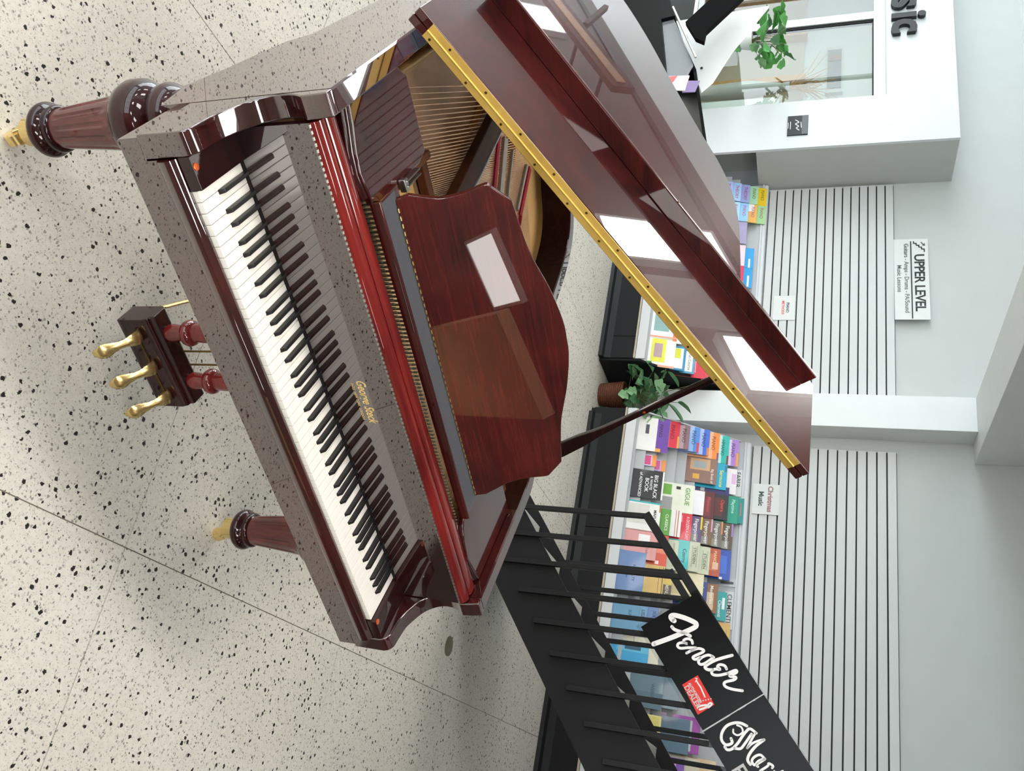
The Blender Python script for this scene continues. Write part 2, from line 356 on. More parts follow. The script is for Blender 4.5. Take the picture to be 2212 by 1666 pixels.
part(win, 'window_pane', MB().box(-6.70, -5.615, 5.622, 5.628, .52, 2.235), M_GLASS)
part(win, 'window_pane', MB().box(-9.1, -6.80, 5.636, 5.642, .52, 2.235), M_GLASS)
part(win, 'window_gasket', MB().box(-6.70, -6.672, 5.615, 5.655, .52, 2.235), M_BLK)
part(win, 'window_gasket', MB().box(-6.70, -5.615, 5.615, 5.655, 2.222, 2.235), M_BLK)
struct('wall_bay_back', MB().box(A0, -5.3, 7.3, 7.4, 0, 2.915).box(-5.36, -5.33, 5.6, 7.4, 0, 2.915), M_WALL)
struct('trim_7', MB().box(A0, -5.36, 7.24, 7.3, 0, 1.52), M_BEIGEW)
for k, a in enumerate((-9.15, -8.4, -7.62, -6.9)):
    solo('timber_post', ['leftmost', 'second', 'third', 'rightmost'][k]+' bare pine post of four behind the display window', 'post', MB().box(a, a+.10, 7.12, 7.24, 0, 1.55), M_PINE, (a, 7.2, 0), True, .004, group='pine posts behind the window')
t = thing('framed_mirror', 'grey framed panel with small brass ornament behind the display window', 'picture', (-7.75, 7.28, 1.85), True)
part(t, 'frame', MB().box(-8.16, -7.40, 7.25, 7.30, 1.78, 1.98), M_WALLG); part(t, 'panel', MB().box(-8.1, -7.46, 7.235, 7.25, 1.80, 1.96), M_INKG); part(t, 'ornament', MB().box(-8.0, -7.9, 7.22, 7.235, 1.81, 1.95), M_BRASSD)
t = thing('dried_branches', 'dried twig arrangement behind the display window', 'dried plant', (-7.3, 7.0, 0), True)
mb = MB()
for i in range(34):
    a = -7.3+random.uniform(-.05, .05); z = 1.35+random.uniform(0, .15); da = random.gauss(0, .17); dz = random.uniform(.15, .5)
    mb.tube([(a, 7.0, z), (a+da*.5, 7.0+random.uniform(-.05, .05), z+dz*.6), (a+da, 7.0+random.uniform(-.1, .1), z+dz)], [.006, .005, .004], 5)
part(t, 'twigs', mb, M_PINE); part(t, 'vase', MB().lathe(-7.3, 7.0, [(.06, 0), (.09, .4), (.11, .9), (.05, 1.3), (.06, 1.38)], 16), M_WALLG, smooth=40)
t = thing('white_cabinet', 'white cabinet with grey sloping trays behind the display window', 'cabinet', (-6.6, 6.9, 0), True)
part(t, 'body', MB().box(-6.75, -6.15, 6.6, 7.05, 0, 1.25), M_WHITE); part(t, 'tray', MB().box(-6.72, -6.2, 6.6, 6.7, 1.25, 1.30).box(-6.72, -6.2, 6.66, 6.7, 1.30, 1.6), M_WALLG); part(t, 'tray', MB().box(-6.7, -6.2, 6.60, 6.7, 1.60, 1.63), M_WALL)
# raised black letters on the fascia
L = thing('fascia_lettering', 'thick black raised letters on the white display bay', 'sign', (-6.31, 5.55, 2.40), True)
x = -6.315
for ch, wd in (('c', .235), ('i', .10), ('s', .225), ('u', .24), ('M', .36)):
    x -= wd; g = text(ch, .44, .02, .014)
    part(L, 'letter', g.xf(lambda px, py, pz: (x+px, 5.53-pz, 2.405+py)), M_INK)
# small black placard
t = thing('placard', 'small black placard with grey header on the white display bay', 'placard', (-5.3, 5.55, 1.47), True)
part(t, 'board', MB().box(-5.42, -5.18, 5.543, 5.555, 1.468, 1.655), M_INK); part(t, 'header', MB().box(-5.416, -5.184, 5.5415, 5.543, 1.60, 1.651), M_INKG)
g = MB(); ribbon(g, [(0, 0), (.03, .03), (.05, 0), (.08, .03), (.10, .01), (.13, .035)], .008); ribbon(g, [(.02, -.045), (.11, -.045)], .006); ribbon(g, [(.03, -.065), (.10, -.065)], .004); ribbon(g, [(.03, .05), (.10, .055)], .006)
part(t, 'lettering', g.xf(lambda x, y, z: (-5.365+x, 5.543-z-.0005, 1.54+y)), M_SIGNWHT)
# ---- slat walls
def slatwall(label, a0, a1, z0=1.298, n=15):
    t = thing('slat_wall', label, 'slat wall', (a0, 6.13, z0), True)
    part(t, 'backing', MB().box(a0, a1, 6.134, 6.149, z0, z0+.0762*n), M_GROOVE)
    me = finish(MB().box(0, a1-a0, -.019, 0, .0055, .0762-.0055), 'slat', .0015, 1); me.materials.append(M_SLAT)
    for k in range(n): inst(t, 'slat', me, (0, 6.1335-6.13, .0762*k))
slatwall('white slat wall panel left of the column under the level sign', -5.0, -2.63)
slatwall('white slat wall panel right of the column above the music rack', -2.2, 3.2)
# ---- banner and paper signs
t = thing('level_banner', 'white banner reading upper level with stair symbol on the wall', 'banner', (-3.9, 6.11, 2.43), True)
part(t, 'sheet', MB().prism([(-4.352, 6.118), (-3.9, 6.11), (-3.462, 6.085), (-3.462, 6.088), (-3.9, 6.113), (-4.352, 6.121)], 'z', 2.436, 2.722), M_PAPER)
def bd(x): return 6.117-(x+4.352)*.012-max(0, x+3.9)*.045-.003
def put(mb, mat, x0, z0, nm='lettering'): return part(t, nm, mb.xf(lambda x, y, z: (x0+x, bd(x0+x)-z, z0+y)), mat)
put(text('UPPER LEVEL', .118, .0004, .0022, space=.93), M_INK, -4.18, 2.607)
g = MB(); ribbon(g, [(0, 0), (.845, 0)], .010, n=2); put(g, M_INK, -4.32, 2.578, 'underline')
g = MB(); s = [(0, 0), (.02, 0), (.02, .022), (.042, .022), (.042, .044), (.064, .044), (.064, .066), (.086, .066), (.086, .088), (.115, .088)]
for i in range(len(s)-1): ribbon(g, [s[i], s[i+1]], .009)
ribbon(g, [(.01, .062), (.045, .092)], .006); ribbon(g, [(.045, .092), (.022, .09)], .005); ribbon(g, [(.045, .092), (.042, .07)], .005); put(g, M_INK, -4.32, 2.602, 'stair_symbol')
put(text('Guitars - Amps - Drums - PA/Sound', .052, .0003, .0006), M_INKG, -4.30, 2.522); put(text('Music Lessons', .052, .0003, .0006), M_INKG, -4.06, 2.462)
t = thing('paper_sign', 'white paper sign reading piano methods on the left slat wall', 'sign', (-3.6, 6.11, 1.4), True)
part(t, 'sheet', MB().box(-3.735, -3.471, 6.108, 6.111, 1.399, 1.591), M_PAPER); part(t, 'holder', MB().box(-3.735, -3.471, 6.1105, 6.1125, 1.395, 1.60), M_SLEEVE)
part(t, 'lettering', text('PIANO', .036, .0003, .0008).xf(lambda x, y, z: (-3.66+x, 6.1075-z, 1.515+y)), M_INK); part(t, 'lettering', text('METHODS', .032, .0003, .0008).xf(lambda x, y, z: (-3.68+x, 6.1075-z, 1.475+y)), M_SIGNRED)
t = thing('paper_sign', 'white paper sign reading christmas music on the right slat wall', 'sign', (-1.7, 6.11, 1.32), True)
part(t, 'sheet', MB().box(-1.846, -1.579, 6.106, 6.109, 1.322, 1.538), M_PAPER)
part(t, 'lettering', text('Christmas', .056, .0003, .002).xf(lambda x, y, z: (-1.83+x, 6.1055-z, 1.445+y)), plain('ink_rose', '#9a6f70', .6)); part(t, 'lettering', text('Music', .056, .0003, .002).xf(lambda x, y, z: (-1.78+x, 6.1055-z, 1.372+y)), plain('ink_green', '#3f5a4e', .6))
# ---- floor cap
solo('floor_medallion', 'round bronze cover plate set in the terrazzo floor', 'floor plate', MB().lathe(.233, 3.425, [(.053, -.002), (.053, .003), (.045, .004)], 28), M_BRONZE, (.233, 3.425, 0), True, smooth=30)
# ---- ceiling lights
def troffer(label, a0, a1, d0, d1, z, drop=False, mat=None):
    t = thing('ceiling_light', label, 'light', ((a0+a1)/2, (d0+d1)/2, z), True, group='ceiling lights')
    part(t, 'frame', MB().box(a0-.03, a1+.03, d0-.03, d0, z, z+.06).box(a0-.03, a1+.03, d1, d1+.03, z, z+.06).box(a0-.03, a0, d0, d1, z, z+.06).box(a1, a1+.03, d0, d1, z, z+.06).box(a0, a1, d0, d1, z+.03, z+.06), M_WHITE)
    part(t, 'diffuser', MB().box(a0, a1, d0, d1, z+.01, z+.02), mat or M_TROF)
    if drop:
        for q in (d0+.15, d1-.15): part(t, 'hanger', MB().box((a0+a1)/2-.01, (a0+a1)/2+.01, q-.01, q+.01, z+.06, CEIL), M_ALU)
ZC = CEIL-.06
troffer('long panel light between the beam and the display bay', -4.22, -3.70, 2.25, 3.25, ZC)
troffer('long panel light hung low right of the beam', -2.10, -1.66, 2.28, 3.45, 3.02, True)
troffer('square panel light over the stair side', 5.18, 5.82, .39, 1.05, ZC, mat=M_TROFD)
troffer('added unseen ceiling panel light right of the photographer, near one', 3.3, 3.9, -1.3, -.1, ZC)  # unseen, added for the highlight lines along the key slip
troffer('added unseen ceiling panel light right of the photographer, far one', 3.2, 3.8, -3.2, -2.0, ZC)  # second unseen panel added for the key slip highlights
troffer('panel light far left near the window wall', -8.85, -8.15, 2.25, 2.85, ZC)
troffer('added unseen fill panel inside the display bay, left one', -8.6, -8.0, 6.2, 6.8, 2.85, mat=M_BAYFILL)  # unseen, added to brighten the interior behind the display window
troffer('added unseen fill panel inside the display bay, right one', -6.6, -6.0, 6.2, 6.8, 2.85, mat=M_BAYFILL)  # second unseen fill added for the bay interior
t = thing('mirrored_bar', 'long unseen wooden bar with brass underside, added for its reflection in the lid', 'hanging bar', (-6.4, 2.5, 3.0), True)  # unseen bar, gives no light, added for the golden streak in the lid
part(t, 'bar', MB().bar((-7.6, 2.37, 3.04), (-5.43, 2.625, 3.04), .21, .06), M_STRUT, .004); part(t, 'brass_strip', MB().bar((-7.5, 2.38, 3.005), (-5.5, 2.617, 3.005), .085, .01), plain('bar_bronze', '#a8752e', .5, .2, .2, 12), .002)
part(t, 'side_arm', MB().bar((-6.80, 2.60, 3.03), (-7.45, 2.98, 3.03), .05, .05), M_STRUT); part(t, 'hanger', MB().box(-6.6, -6.57, 2.48, 2.51, 3.07, CEIL).box(-5.9, -5.87, 2.56, 2.59, 3.07, CEIL), M_WOODC)
k = 0
for a in (-6.2, -3.6, -1.0, 1.6):
    for d in (-4.6, -2.0):
        k += 1; troffer('ceiling panel light behind the photographer, row %s, column %s' % ('front' if d < -3 else 'rear', ['one', 'two', 'three', 'four'][(k-1)//2]), a-.3, a+.3, d-.6, d+.6, ZC)
troffer('ceiling panel light above the keyboard side', -.3, .3, .0, 1.2, ZC)
t = thing('fill_uplight', 'unseen uplight added to brighten the tan ceiling strip', 'lamp', (6.1, 1.45, 0), True)  # unseen source added to light the tan strip mirrored in the desk
part(t, 'base', MB().lathe(6.1, 1.45, [(.15, 0), (.15, .02), (.03, .04)], 24), M_BLKM, smooth=30); part(t, 'pole', MB().lathe(6.1, 1.45, [(.015, .04), (.015, 1.75)], 12), M_BLKM, smooth=60)
part(t, 'bowl', MB().lathe(6.1, 1.45, [(.03, 1.74), (.12, 1.80), (.17, 1.90), (.165, 1.90), (.10, 1.81)], 28, cap=False), M_BLKM, smooth=60); part(t, 'bulb', MB().lathe(6.1, 1.45, [(.13, 1.852), (.13, 1.856)], 24), M_UPFILL)
# ================================================================== STAIR
K = .7388; DN, DF = 3.2, 4.1
st = thing('staircase', 'black open steel staircase rising to the right', 'staircase', (-.6, DN, 0), True)
def plate(d0, d1):
    lo, hi = -.978, 3.3
    return MB().prism([(lo, 0), (-.46, 0), (hi, .34+K*hi), (hi, .7267+K*hi), (lo, max(0, .7267+K*lo))], 'y', d0, d1)
part(st, 'stringer', plate(DN, DN+.02), M_STRINGER); part(st, 'stringer', plate(DF-.012, DF), M_STRINGER)
for j in range(1, 18):
    z = .1755*j; a = (z-.676)/K
    part(st, 'tread', MB().box(a, a+.2375, DN+.02, DF-.012, z-.03, z), M_TREAD, .003)
    part(st, 'riser', MB().prism([(a+.004, z-.1755), (a+.016, z-.1755), (a+.016, z-.03), (a+.002, z-.03)], 'y', DN+.02, DF-.012), M_TREAD)
def balustrade(d, off, first, a_end, zoff, sgn):
    n = int((a_end-first)/.1475)
    for i in range(n+1):
        a = first+.1475*i
        part(st, 'baluster', MB().box(a-.0125, a+.0125, d-.0125, d+.0125, max(.0, .7267+K*a-.27), off+K*a-.03), M_BLKM, .002)
    part(st, 'handrail', MB().bar((first-.013, d, off+K*(first-.013)-.022), (a_end, d, off+K*a_end-.022), .028, .042), M_BLKM, .003)
balustrade(DN-.0135, 1.4242, -.5004, 2.7, 0, -1)
balustrade(DF+.0135, 1.40, -.472, 2.7, 0, 1)
# ---- brand signs on the handrail
def sgn(x, y):   # pixel of the traced artwork -> (u, w) on the sheet
    dx, dy = x-700, y-105; det = 810*420+680*1205
    return ((dx*420+680*dy)/det*.535, -(810*dy-1205*dx)/det*.319)
ANG = math.radians(37.9); SU = Vector((math.cos(ANG), 0, math.sin(ANG))); SWv = Vector((-math.sin(ANG), 0, math.cos(ANG)))
def sheet(label, a, z, wd, ht, du=0):
    o = (a, 3.17, z); t = thing('brand_sign', label, 'sign', o, True)
    def P(u, w, dd): return Vector((a, 3.168+dd, z))+SU*u+SWv*w
    part(t, 'sheet', MB().box(.003, wd-.002, -ht+.004, -.002, 0, .002).xf(lambda u, w, q: P(u, w, q)), M_SIGNBLK)
    part(t, 'sleeve', MB().box(-.012 if du == 0 else 0, wd, -ht-.012, .004, .0022, .004).xf(lambda u, w, q: P(u, w, q)), M_SLEEVE)
    return t, P
fs, P1 = sheet('black brand sign with large white script on the handrail', -.137, 1.315, .538, .322)
def strokes(t, P, lst, mat, nm, cv, lift=.0008):
    mb = MB()
    for pts, wd in lst: ribbon(mb, [cv(*p) for p in pts], wd)
    part(t, nm, mb.xf(lambda u, w, q: P(u, w, -lift)), mat)
S8 = .535/1452.
strokes(fs, P1, [([(200, 742), (400, 672), (580, 598), (690, 545), (708, 512), (680, 482), (560, 428), (440, 394), (392, 405), (405, 440), (436, 462)], 62*S8),
    ([(412, 535), (445, 568), (520, 597), (590, 622), (640, 650)], 42*S8),
    ([(672, 738), (660, 702), (615, 682), (570, 695), (566, 725), (612, 742), (560, 728), (505, 738), (494, 770), (530, 795), (620, 790), (718, 792)], 34*S8),
    ([(718, 792), (607, 853)], 34*S8), ([(660, 825), (740, 800), (802, 815), (800, 842), (700, 890), (686, 912), (715, 928), (770, 905)], 34*S8),
    ([(915, 893), (860, 878), (790, 905), (752, 950), (775, 985), (830, 975), (930, 905)], 34*S8), ([(1145, 882), (960, 935), (850, 995), (835, 1025), (870, 1048), (925, 1050)], 38*S8),
    ([(1085, 1040), (1060, 1002), (1005, 990), (978, 1015), (1010, 1045), (950, 1042), (912, 1070), (930, 1105), (1000, 1112), (1100, 1090)], 34*S8),
    ([(1100, 1090), (1190, 1055), (1198, 1082), (1120, 1120), (1195, 1135), (1170, 1165), (1085, 1185), (1060, 1210), (1085, 1245), (1160, 1270), (1272, 1287)], 34*S8)], M_SIGNWHT, 'script_logo', sgn)
cr = [sgn(*p) for p in ((750, 1112), (958, 1445), (770, 1560), (572, 1222))]
part(fs, 'dealer_sticker', MB().add([P1(u, w, -.0008) for u, w in cr], [(0, 1, 2, 3)]), M_SIGNRED)
strokes(fs, P1, [([(722, 1150), (745, 1150), (725, 1190)], 9*S8), ([(735, 1170), (760, 1210), (790, 1250), (815, 1300), (845, 1360)], 16*S8), ([(850, 1478), (905, 1428), (928, 1440), (890, 1478)], 20*S8), ([(762, 1478), (800, 1460), (860, 1450)], 22*S8), ([(790, 1502), (850, 1482), (890, 1460)], 24*S8)] +
    [([(765+30*i, 1415-7*i), (766+30*i, 1415-7*i)], 16*S8) for i in range(6)], M_SIGNWHT, 'sticker_artwork', sgn, .0012)
for body, px, sz in (('DEALER', (600, 1245), .0315), ('AUTHORIZED', (648, 1205), .0158)):
    u0, w0 = sgn(*px)
    part(fs, 'sticker_lettering', text(body, sz, .0001, .0008).xf(lambda x, y, z: P1(u0+x, w0+y-.003, -.0013)), M_SIGNWHT)
ms, P2 = sheet('black brand sign with ornate white script, higher on the handrail', -.137+.540*math.cos(ANG), 1.315+.540*math.sin(ANG), .538, .322, 1)
part(ms, 'sheet_joint', MB().box(-.003, .0015, -.322, 0, -.0004, .0004).xf(lambda u, w, q: P2(u, w, q)), M_ALU)
def sg2(x, y):
    u, w_ = sgn((x/7.373+120)*5.553, (y/7.373+220)*5.553); return u-.540, w_
S7 = .535/1452.*5.553/7.373
strokes(ms, P2, [([(880, 600), (790, 562), (690, 560), (580, 605), (515, 700), (508, 800), (560, 868), (620, 872), (668, 840), (650, 785)], 44*S7), ([(735, 592), (800, 620), (820, 690), (750, 735), (685, 705), (680, 655)], 28*S7),
    ([(560, 905), (600, 945), (670, 930), (750, 850), (810, 760), (870, 680), (930, 640), (1020, 700)], 42*S7), ([(700, 920), (790, 925), (850, 860), (950, 715)], 40*S7), ([(1010, 700), (960, 780), (890, 915)], 34*S7), ([(890, 915), (960, 850), (1060, 805), (1135, 790)], 34*S7),
    ([(1135, 792), (1020, 880), (930, 990), (900, 1080), (940, 1140)], 44*S7), ([(1150, 1062), (1085, 1005), (1005, 1030), (962, 1090), (1000, 1148), (1060, 1090), (1150, 1055)], 38*S7), ([(1140, 1070), (1035, 1140), (1050, 1168)], 36*S7),
    ([(1085, 1225), (1190, 1155), (1205, 1120), (1265, 1150), (1255, 1180)], 36*S7), ([(1405, 1220), (1260, 1300), (1175, 1335), (1200, 1375)], 36*S7), ([(1285, 1225), (1365, 1300)], 30*S7), ([(1420, 1370), (1300, 1440), (1320, 1480)], 36*S7), ([(1445, 1320), (1450, 1325)], 52*S7)], M_SIGNWHT, 'ornate_logo', sg2)
u0, w0 = sg2(745, 1165)
part(ms, 'lettering', text('EST.', .085, .0001, .0016).xf(lambda x, y, z: P2(u0+x, w0+y-.03, -.0012)), M_SIGNWHT)
BOOKS=[
(2, 0, -2.176, 0.312, 0.3, '#e9e7e4', [(0, 1, 0.66, 1, '#6b3fa0'), (0.9, 1, 0.66, 0.8, '#e8a23c'), (0.22, 0.5, 0.34, 0.44, '#4a4a50')], ('PIANO', 0.16, 0.72, 0.12, '#3a2a55'), 'white piano book with deep purple top band, lowest of the leftmost column'),
(2, 1, -2.186, 0.249, 0.3, '#e9e7e4', [(0, 1, 0.72, 1, '#d8273f'), (0.55, 1, 0.95, 1, '#e8a23c')], ('PIANO', 0.14, 0.76, 0.13, '#7a1020'), 'white piano book with crimson top band in the leftmost column'),
(2, 2, -2.18, 0.224, 0.3, '#b79aa0', [(0, 1, 0.85, 1, '#8d6a72')], ('PIANO', 0.14, 0.8, 0.13, '#4a3038'), 'mauve piano book in the leftmost column'),
(2, 3, -2.191, 0.234, 0.3, '#8fb4e4', [(0, 1, 0.84, 1, '#4f86d2'), (0.62, 1, 0.93, 1, '#c23b50')], ('PIANO', 0.14, 0.79, 0.13, '#274a80'), 'sky blue piano book with red corner in the leftmost column'),
(2, 4, -2.197, 0.242, 0.3, '#a9bce8', [(0, 1, 0.83, 1, '#3f6ad0'), (0.7, 1, 0.94, 1, '#d08040')], ('PIANO', 0.14, 0.79, 0.13, '#20366e'), 'royal blue piano book in the leftmost column'),
(2, 5, -2.195, 0.251, 0.3, '#f4b48a', [(0, 1, 0.82, 1, '#f08a3c'), (0.75, 1, 0.95, 1, '#7a4a70')], ('PIANO', 0.14, 0.79, 0.13, '#8a4416'), 'orange piano book in the leftmost column'),
(2, 6, -2.193, 0.264, 0.3, '#bfe4de', [(0, 1, 0.8, 1, '#1fb0a6'), (0.7, 1, 0.95, 1, '#6a3030')], ('HPIANO', 0.14, 0.78, 0.12, '#0c5c58'), 'turquoise piano book in the leftmost column'),
(2, 7, -2.186, 0.251, 0.3, '#d9cbe2', [(0, 1, 0.8, 1, '#a77cc8'), (0.5, 1, 0.94, 1, '#e8954a')], ('PIANO', 0.14, 0.79, 0.13, '#5a3a78'), 'lilac piano book, topmost of the leftmost column'),
(2, 1, -1.854, 0.103, 0.135, '#cfc0e6', [(0, 1, 0.72, 1, '#ef9a52'), (0.1, 0.9, 0.3, 0.66, '#d84a86')], None, 'small lilac and orange card booklet beside the white purple-banded book'),
(2, 2, -1.834, 0.103, 0.13, '#bfb4ea', [(0, 1, 0.7, 1, '#ef9a52'), (0.1, 0.9, 0.3, 0.62, '#d85a96')], None, 'small violet and orange card booklet below the brown saxophone-picture book'),
(2, 5, -1.95, 0.233, 0.3, '#8d6a5e', [(0.05, 0.5, 0.25, 0.8, '#c9a075'), (0.15, 0.42, 0.34, 0.7, '#9aa0a4'), (0.66, 0.86, 0.34, 0.52, '#dca53e')], ('Big Book of', 0.4, 0.84, 0.09, '#e6d8cc'), 'brown songbook with a silver instrument on its cover'),
(2, 6, -1.935, 0.24, 0.3, '#17a3c4', [(0.05, 0.3, 0.93, 0.99, '#0f7a96')], ('Sermons', 0.25, 0.8, 0.13, '#e8e04a'), 'cyan book with a yellow title next to the brown songbook'),
(2, 7, -1.917, 0.235, 0.3, '#e6e0e4', [(0.2, 0.6, 0.86, 0.98, '#d9b3d6')], None, 'pale pinkish white book under the first shelf label'),
(2, 0, -1.703, 0.252, 0.3, '#1c1c20', [(0, 1, 0.955, 1, '#e9e9ea')], [('BIG BLACK', 0.14, 0.74, 0.13, '#f0f0f0'), ('& WHITE', 0.2, 0.63, 0.09, '#f0f0f0'), ('BOOK', 0.28, 0.5, 0.13, '#f0f0f0'), ('of ADVANCED', 0.1, 0.34, 0.1, '#f0f0f0')], 'black comb-bound book with white lettering at the rack front'),
(2, 0, -1.43, 0.258, 0.3, '#ecebe6', [(0, 0.05, 0, 1, '#2ab0b4'), (0.1, 0.75, 0.15, 0.7, '#d8d6cf'), (0.05, 0.3, 0.96, 1, '#c0704a')], ('MAPLE LEAF', 0.24, 0.82, 0.1, '#44423c'), 'white book with grey line drawing and a teal edge at the rack front'),
(2, 1, -1.408, 0.227, 0.3, '#5a9a3a', [(0.06, 0.94, 0.72, 0.76, '#4a8a2c')], ('CLASSICS', 0.2, 0.86, 0.1, '#e4f0d8'), 'leaf green book behind the white line-drawing book'),
(2, 2, -1.42, 0.228, 0.3, '#ecebea', [(0, 1, 0.9, 0.93, '#c87e6a'), (0, 1, 0.84, 0.86, '#c87e6a')], None, 'white book with thin salmon stripes'),
(2, 3, -1.419, 0.236, 0.3, '#d6263c', [(0.1, 0.35, 0.5, 0.75, '#ef8a92'), (0.4, 0.55, 0.6, 0.72, '#e86a76')], ('A DOZEN A DAY', 0.12, 0.86, 0.1, '#f6dce0'), 'bright red exercise book with pink shapes'),
(2, 4, -1.419, 0.224, 0.3, '#5b4a78', [(0, 0.35, 0.2, 0.6, '#a8643a'), (0.4, 0.7, 0.3, 0.7, '#3c3a52'), (0.7, 1, 0.5, 0.9, '#8a8a80'), (0, 0.5, 0.96, 1, '#e8d838')], ('Fingerpower', 0.1, 0.8, 0.13, '#f2f0ee'), 'violet-brown finger-exercise book, lowest of four alike'),
(2, 5, -1.424, 0.225, 0.3, '#7a5a3c', [(0, 0.35, 0.2, 0.6, '#a8643a'), (0.4, 0.7, 0.3, 0.7, '#3c3a52'), (0.7, 1, 0.5, 0.9, '#8a8a80'), (0, 0.5, 0.96, 1, '#d8a0c0')], ('Fingerpower', 0.1, 0.8, 0.13, '#f2f0ee'), 'tan-brown finger-exercise book, second lowest of four alike'),
(2, 6, -1.428, 0.225, 0.3, '#6e6a66', [(0, 0.35, 0.2, 0.6, '#a8643a'), (0.4, 0.7, 0.3, 0.7, '#3c3a52'), (0.7, 1, 0.5, 0.9, '#8a8a80'), (0, 0.5, 0.96, 1, '#d88a50')], ('Fingerpower', 0.1, 0.8, 0.13, '#f2f0ee'), 'grey-brown finger-exercise book, second highest of four alike'),
(2, 7, -1.433, 0.226, 0.3, '#584838', [(0, 0.35, 0.2, 0.6, '#a8643a'), (0.4, 0.7, 0.3, 0.7, '#3c3a52'), (0.7, 1, 0.5, 0.9, '#8a8a80'), (0, 0.5, 0.96, 1, '#a080c0')], ('Fingerpower', 0.1, 0.8, 0.13, '#f2f0ee'), 'dark brown finger-exercise book, topmost of four alike'),
(2, 3, -1.663, 0.259, 0.3, '#e6e9d8', [(0.06, 0.42, 0.1, 0.38, '#6cab3c'), (0.5, 0.95, 0.12, 0.42, '#9a9a9a'), (0.1, 0.2, 0.5, 0.62, '#222222')], ('GIGUE', 0.1, 0.76, 0.16, '#5a9a3a'), 'cream dance-music book with green square and grey photo'),
(2, 4, -1.641, 0.215, 0.3, '#eceaf0', [], None, 'plain white book behind the cream dance-music book'),
(2, 5, -1.659, 0.24, 0.3, '#5a1c26', [(0.2, 0.9, 0.55, 0.9, '#7c2a34')], ('Phantom', 0.2, 0.8, 0.11, '#c84a4a'), 'maroon songbook beside the finger-exercise books'),
(2, 6, -1.735, 0.298, 0.3, '#26222a', [(0, 0.25, 0, 1, '#2c2c66'), (0.35, 0.9, 0.6, 0.85, '#5a1c22')], ('Opera', 0.4, 0.8, 0.12, '#d84a3a'), 'black and navy songbook with red lettering'),
(2, 7, -1.679, 0.245, 0.3, '#14967c', [], ('Playtime', 0.12, 0.82, 0.11, '#b8e8dc'), 'emerald green book next to the black and navy songbook'),
(2, 7.9, -1.678, 0.229, 0.3, '#0f8a86', [(0.2, 0.7, 0.9, 0.93, '#c8605a'), (0, 1, 0.55, 0.68, '#e6efec'), (0.3, 0.7, 0.7, 0.82, '#0a4f52')], None, 'teal book with a white band, highest on the rack beside the shelf label'),
(2, 0, -1.192, 0.243, 0.3, '#d99a98', [(0.15, 0.55, 0.5, 0.8, '#f0ecea')], ('Lady', 0.6, 0.72, 0.09, '#a86a68'), 'dusty pink book with a white figure at the rack front'),
(2, 1, -1.184, 0.257, 0.3, '#d8543c', [(0.35, 0.6, 0.4, 1, '#e88a70'), (0.85, 0.96, 0.7, 0.8, '#f0e0dc')], None, 'glossy vermilion book behind the dusty pink one'),
(2, 2, -1.17, 0.249, 0.3, '#b9bfa6', [(0.1, 0.9, 0.86, 0.9, '#a2a88e')], None, 'sage green exercise book, lower of three sage books'),
(2, 3, -1.193, 0.24, 0.3, '#27b2b4', [], ('Czerny', 0.3, 0.84, 0.12, '#0c5456'), 'aqua studies book between two sage green books'),
(2, 4, -1.204, 0.252, 0.3, '#c3c8ae', [(0.15, 0.85, 0.93, 0.94, '#6a6e58'), (0.15, 0.85, 0.8, 0.81, '#6a6e58')], ('STUDIEN', 0.2, 0.83, 0.1, '#5a5e4a'), 'sage green study book with a ruled title box, middle of three sage books'),
(2, 5, -1.186, 0.233, 0.3, '#c9cdb4', [(0.15, 0.85, 0.93, 0.94, '#6a6e58'), (0.15, 0.85, 0.8, 0.81, '#6a6e58')], ('ETUDEN', 0.25, 0.83, 0.1, '#5a5e4a'), 'pale sage study book, highest of three sage books'),
(2, 6, -1.194, 0.234, 0.3, '#b5502e', [(0.2, 0.8, 0.5, 0.9, '#c8704a'), (0.5, 0.75, 0.8, 0.95, '#e0b89c')], ('PIANO', 0.08, 0.82, 0.1, '#f0c8a8'), 'rust orange book with a pale curl on the cover'),
(2, 7, -1.206, 0.253, 0.3, '#1f4cae', [(0.2, 0.8, 0.5, 0.9, '#3a6cd0'), (0.92, 1, 0.72, 0.8, '#f0f0f0')], None, 'cobalt blue book, topmost of its column'),
(2, -1.2, -0.997, 0.354, 0.33, '#6584b4', [], [('NOVELTY', 0.3, 0.72, 0.09, '#2c4270'), ('for piano', 0.45, 0.58, 0.05, '#2c4270')], 'large slate blue album leaning at the rack front behind the balusters'),
(2, 0.95, -0.935, 0.264, 0.3, '#d9b668', [(0.04, 0.96, 0.95, 0.97, '#6a5a30'), (0.04, 0.96, 0.86, 0.87, '#6a5a30')], None, 'mustard yellow album behind the large slate blue one'),
(2, 1.7, -0.852, 0.173, 0.3, '#5c5244', [(0, 0.3, 0.7, 1, '#d8bc62')], ('MENUET', 0.3, 0.84, 0.12, '#d8d0bc'), 'dark brown and yellow book between the mustard and cream albums'),
(2, 3.4, -0.917, 0.215, 0.3, '#ddd0a0', [(0.25, 0.75, 0.5, 0.8, '#c8ba88')], None, 'buff yellow album with a faint medallion'),
(2, 4.6, -0.952, 0.234, 0.3, '#e2d8b4', [], None, 'plain cream album above the buff one'),
(2, 5, -0.901, 0.217, 0.3, '#2c3c84', [(0.2, 1, 0.3, 0.85, '#16808c'), (0.5, 0.7, 0.5, 0.7, '#7a3a90')], ('Jazz', 0.2, 0.84, 0.1, '#e8e8f0'), 'indigo and teal songbook just above the brand sign'),
(2, 6, -0.904, 0.236, 0.3, '#8a5a34', [(0.3, 0.9, 0.4, 0.9, '#d2b898'), (0.5, 0.9, 0.1, 0.4, '#b06a34')], ('Memories', 0.06, 0.8, 0.11, '#f2ece4'), 'brown songbook with a pale portrait'),
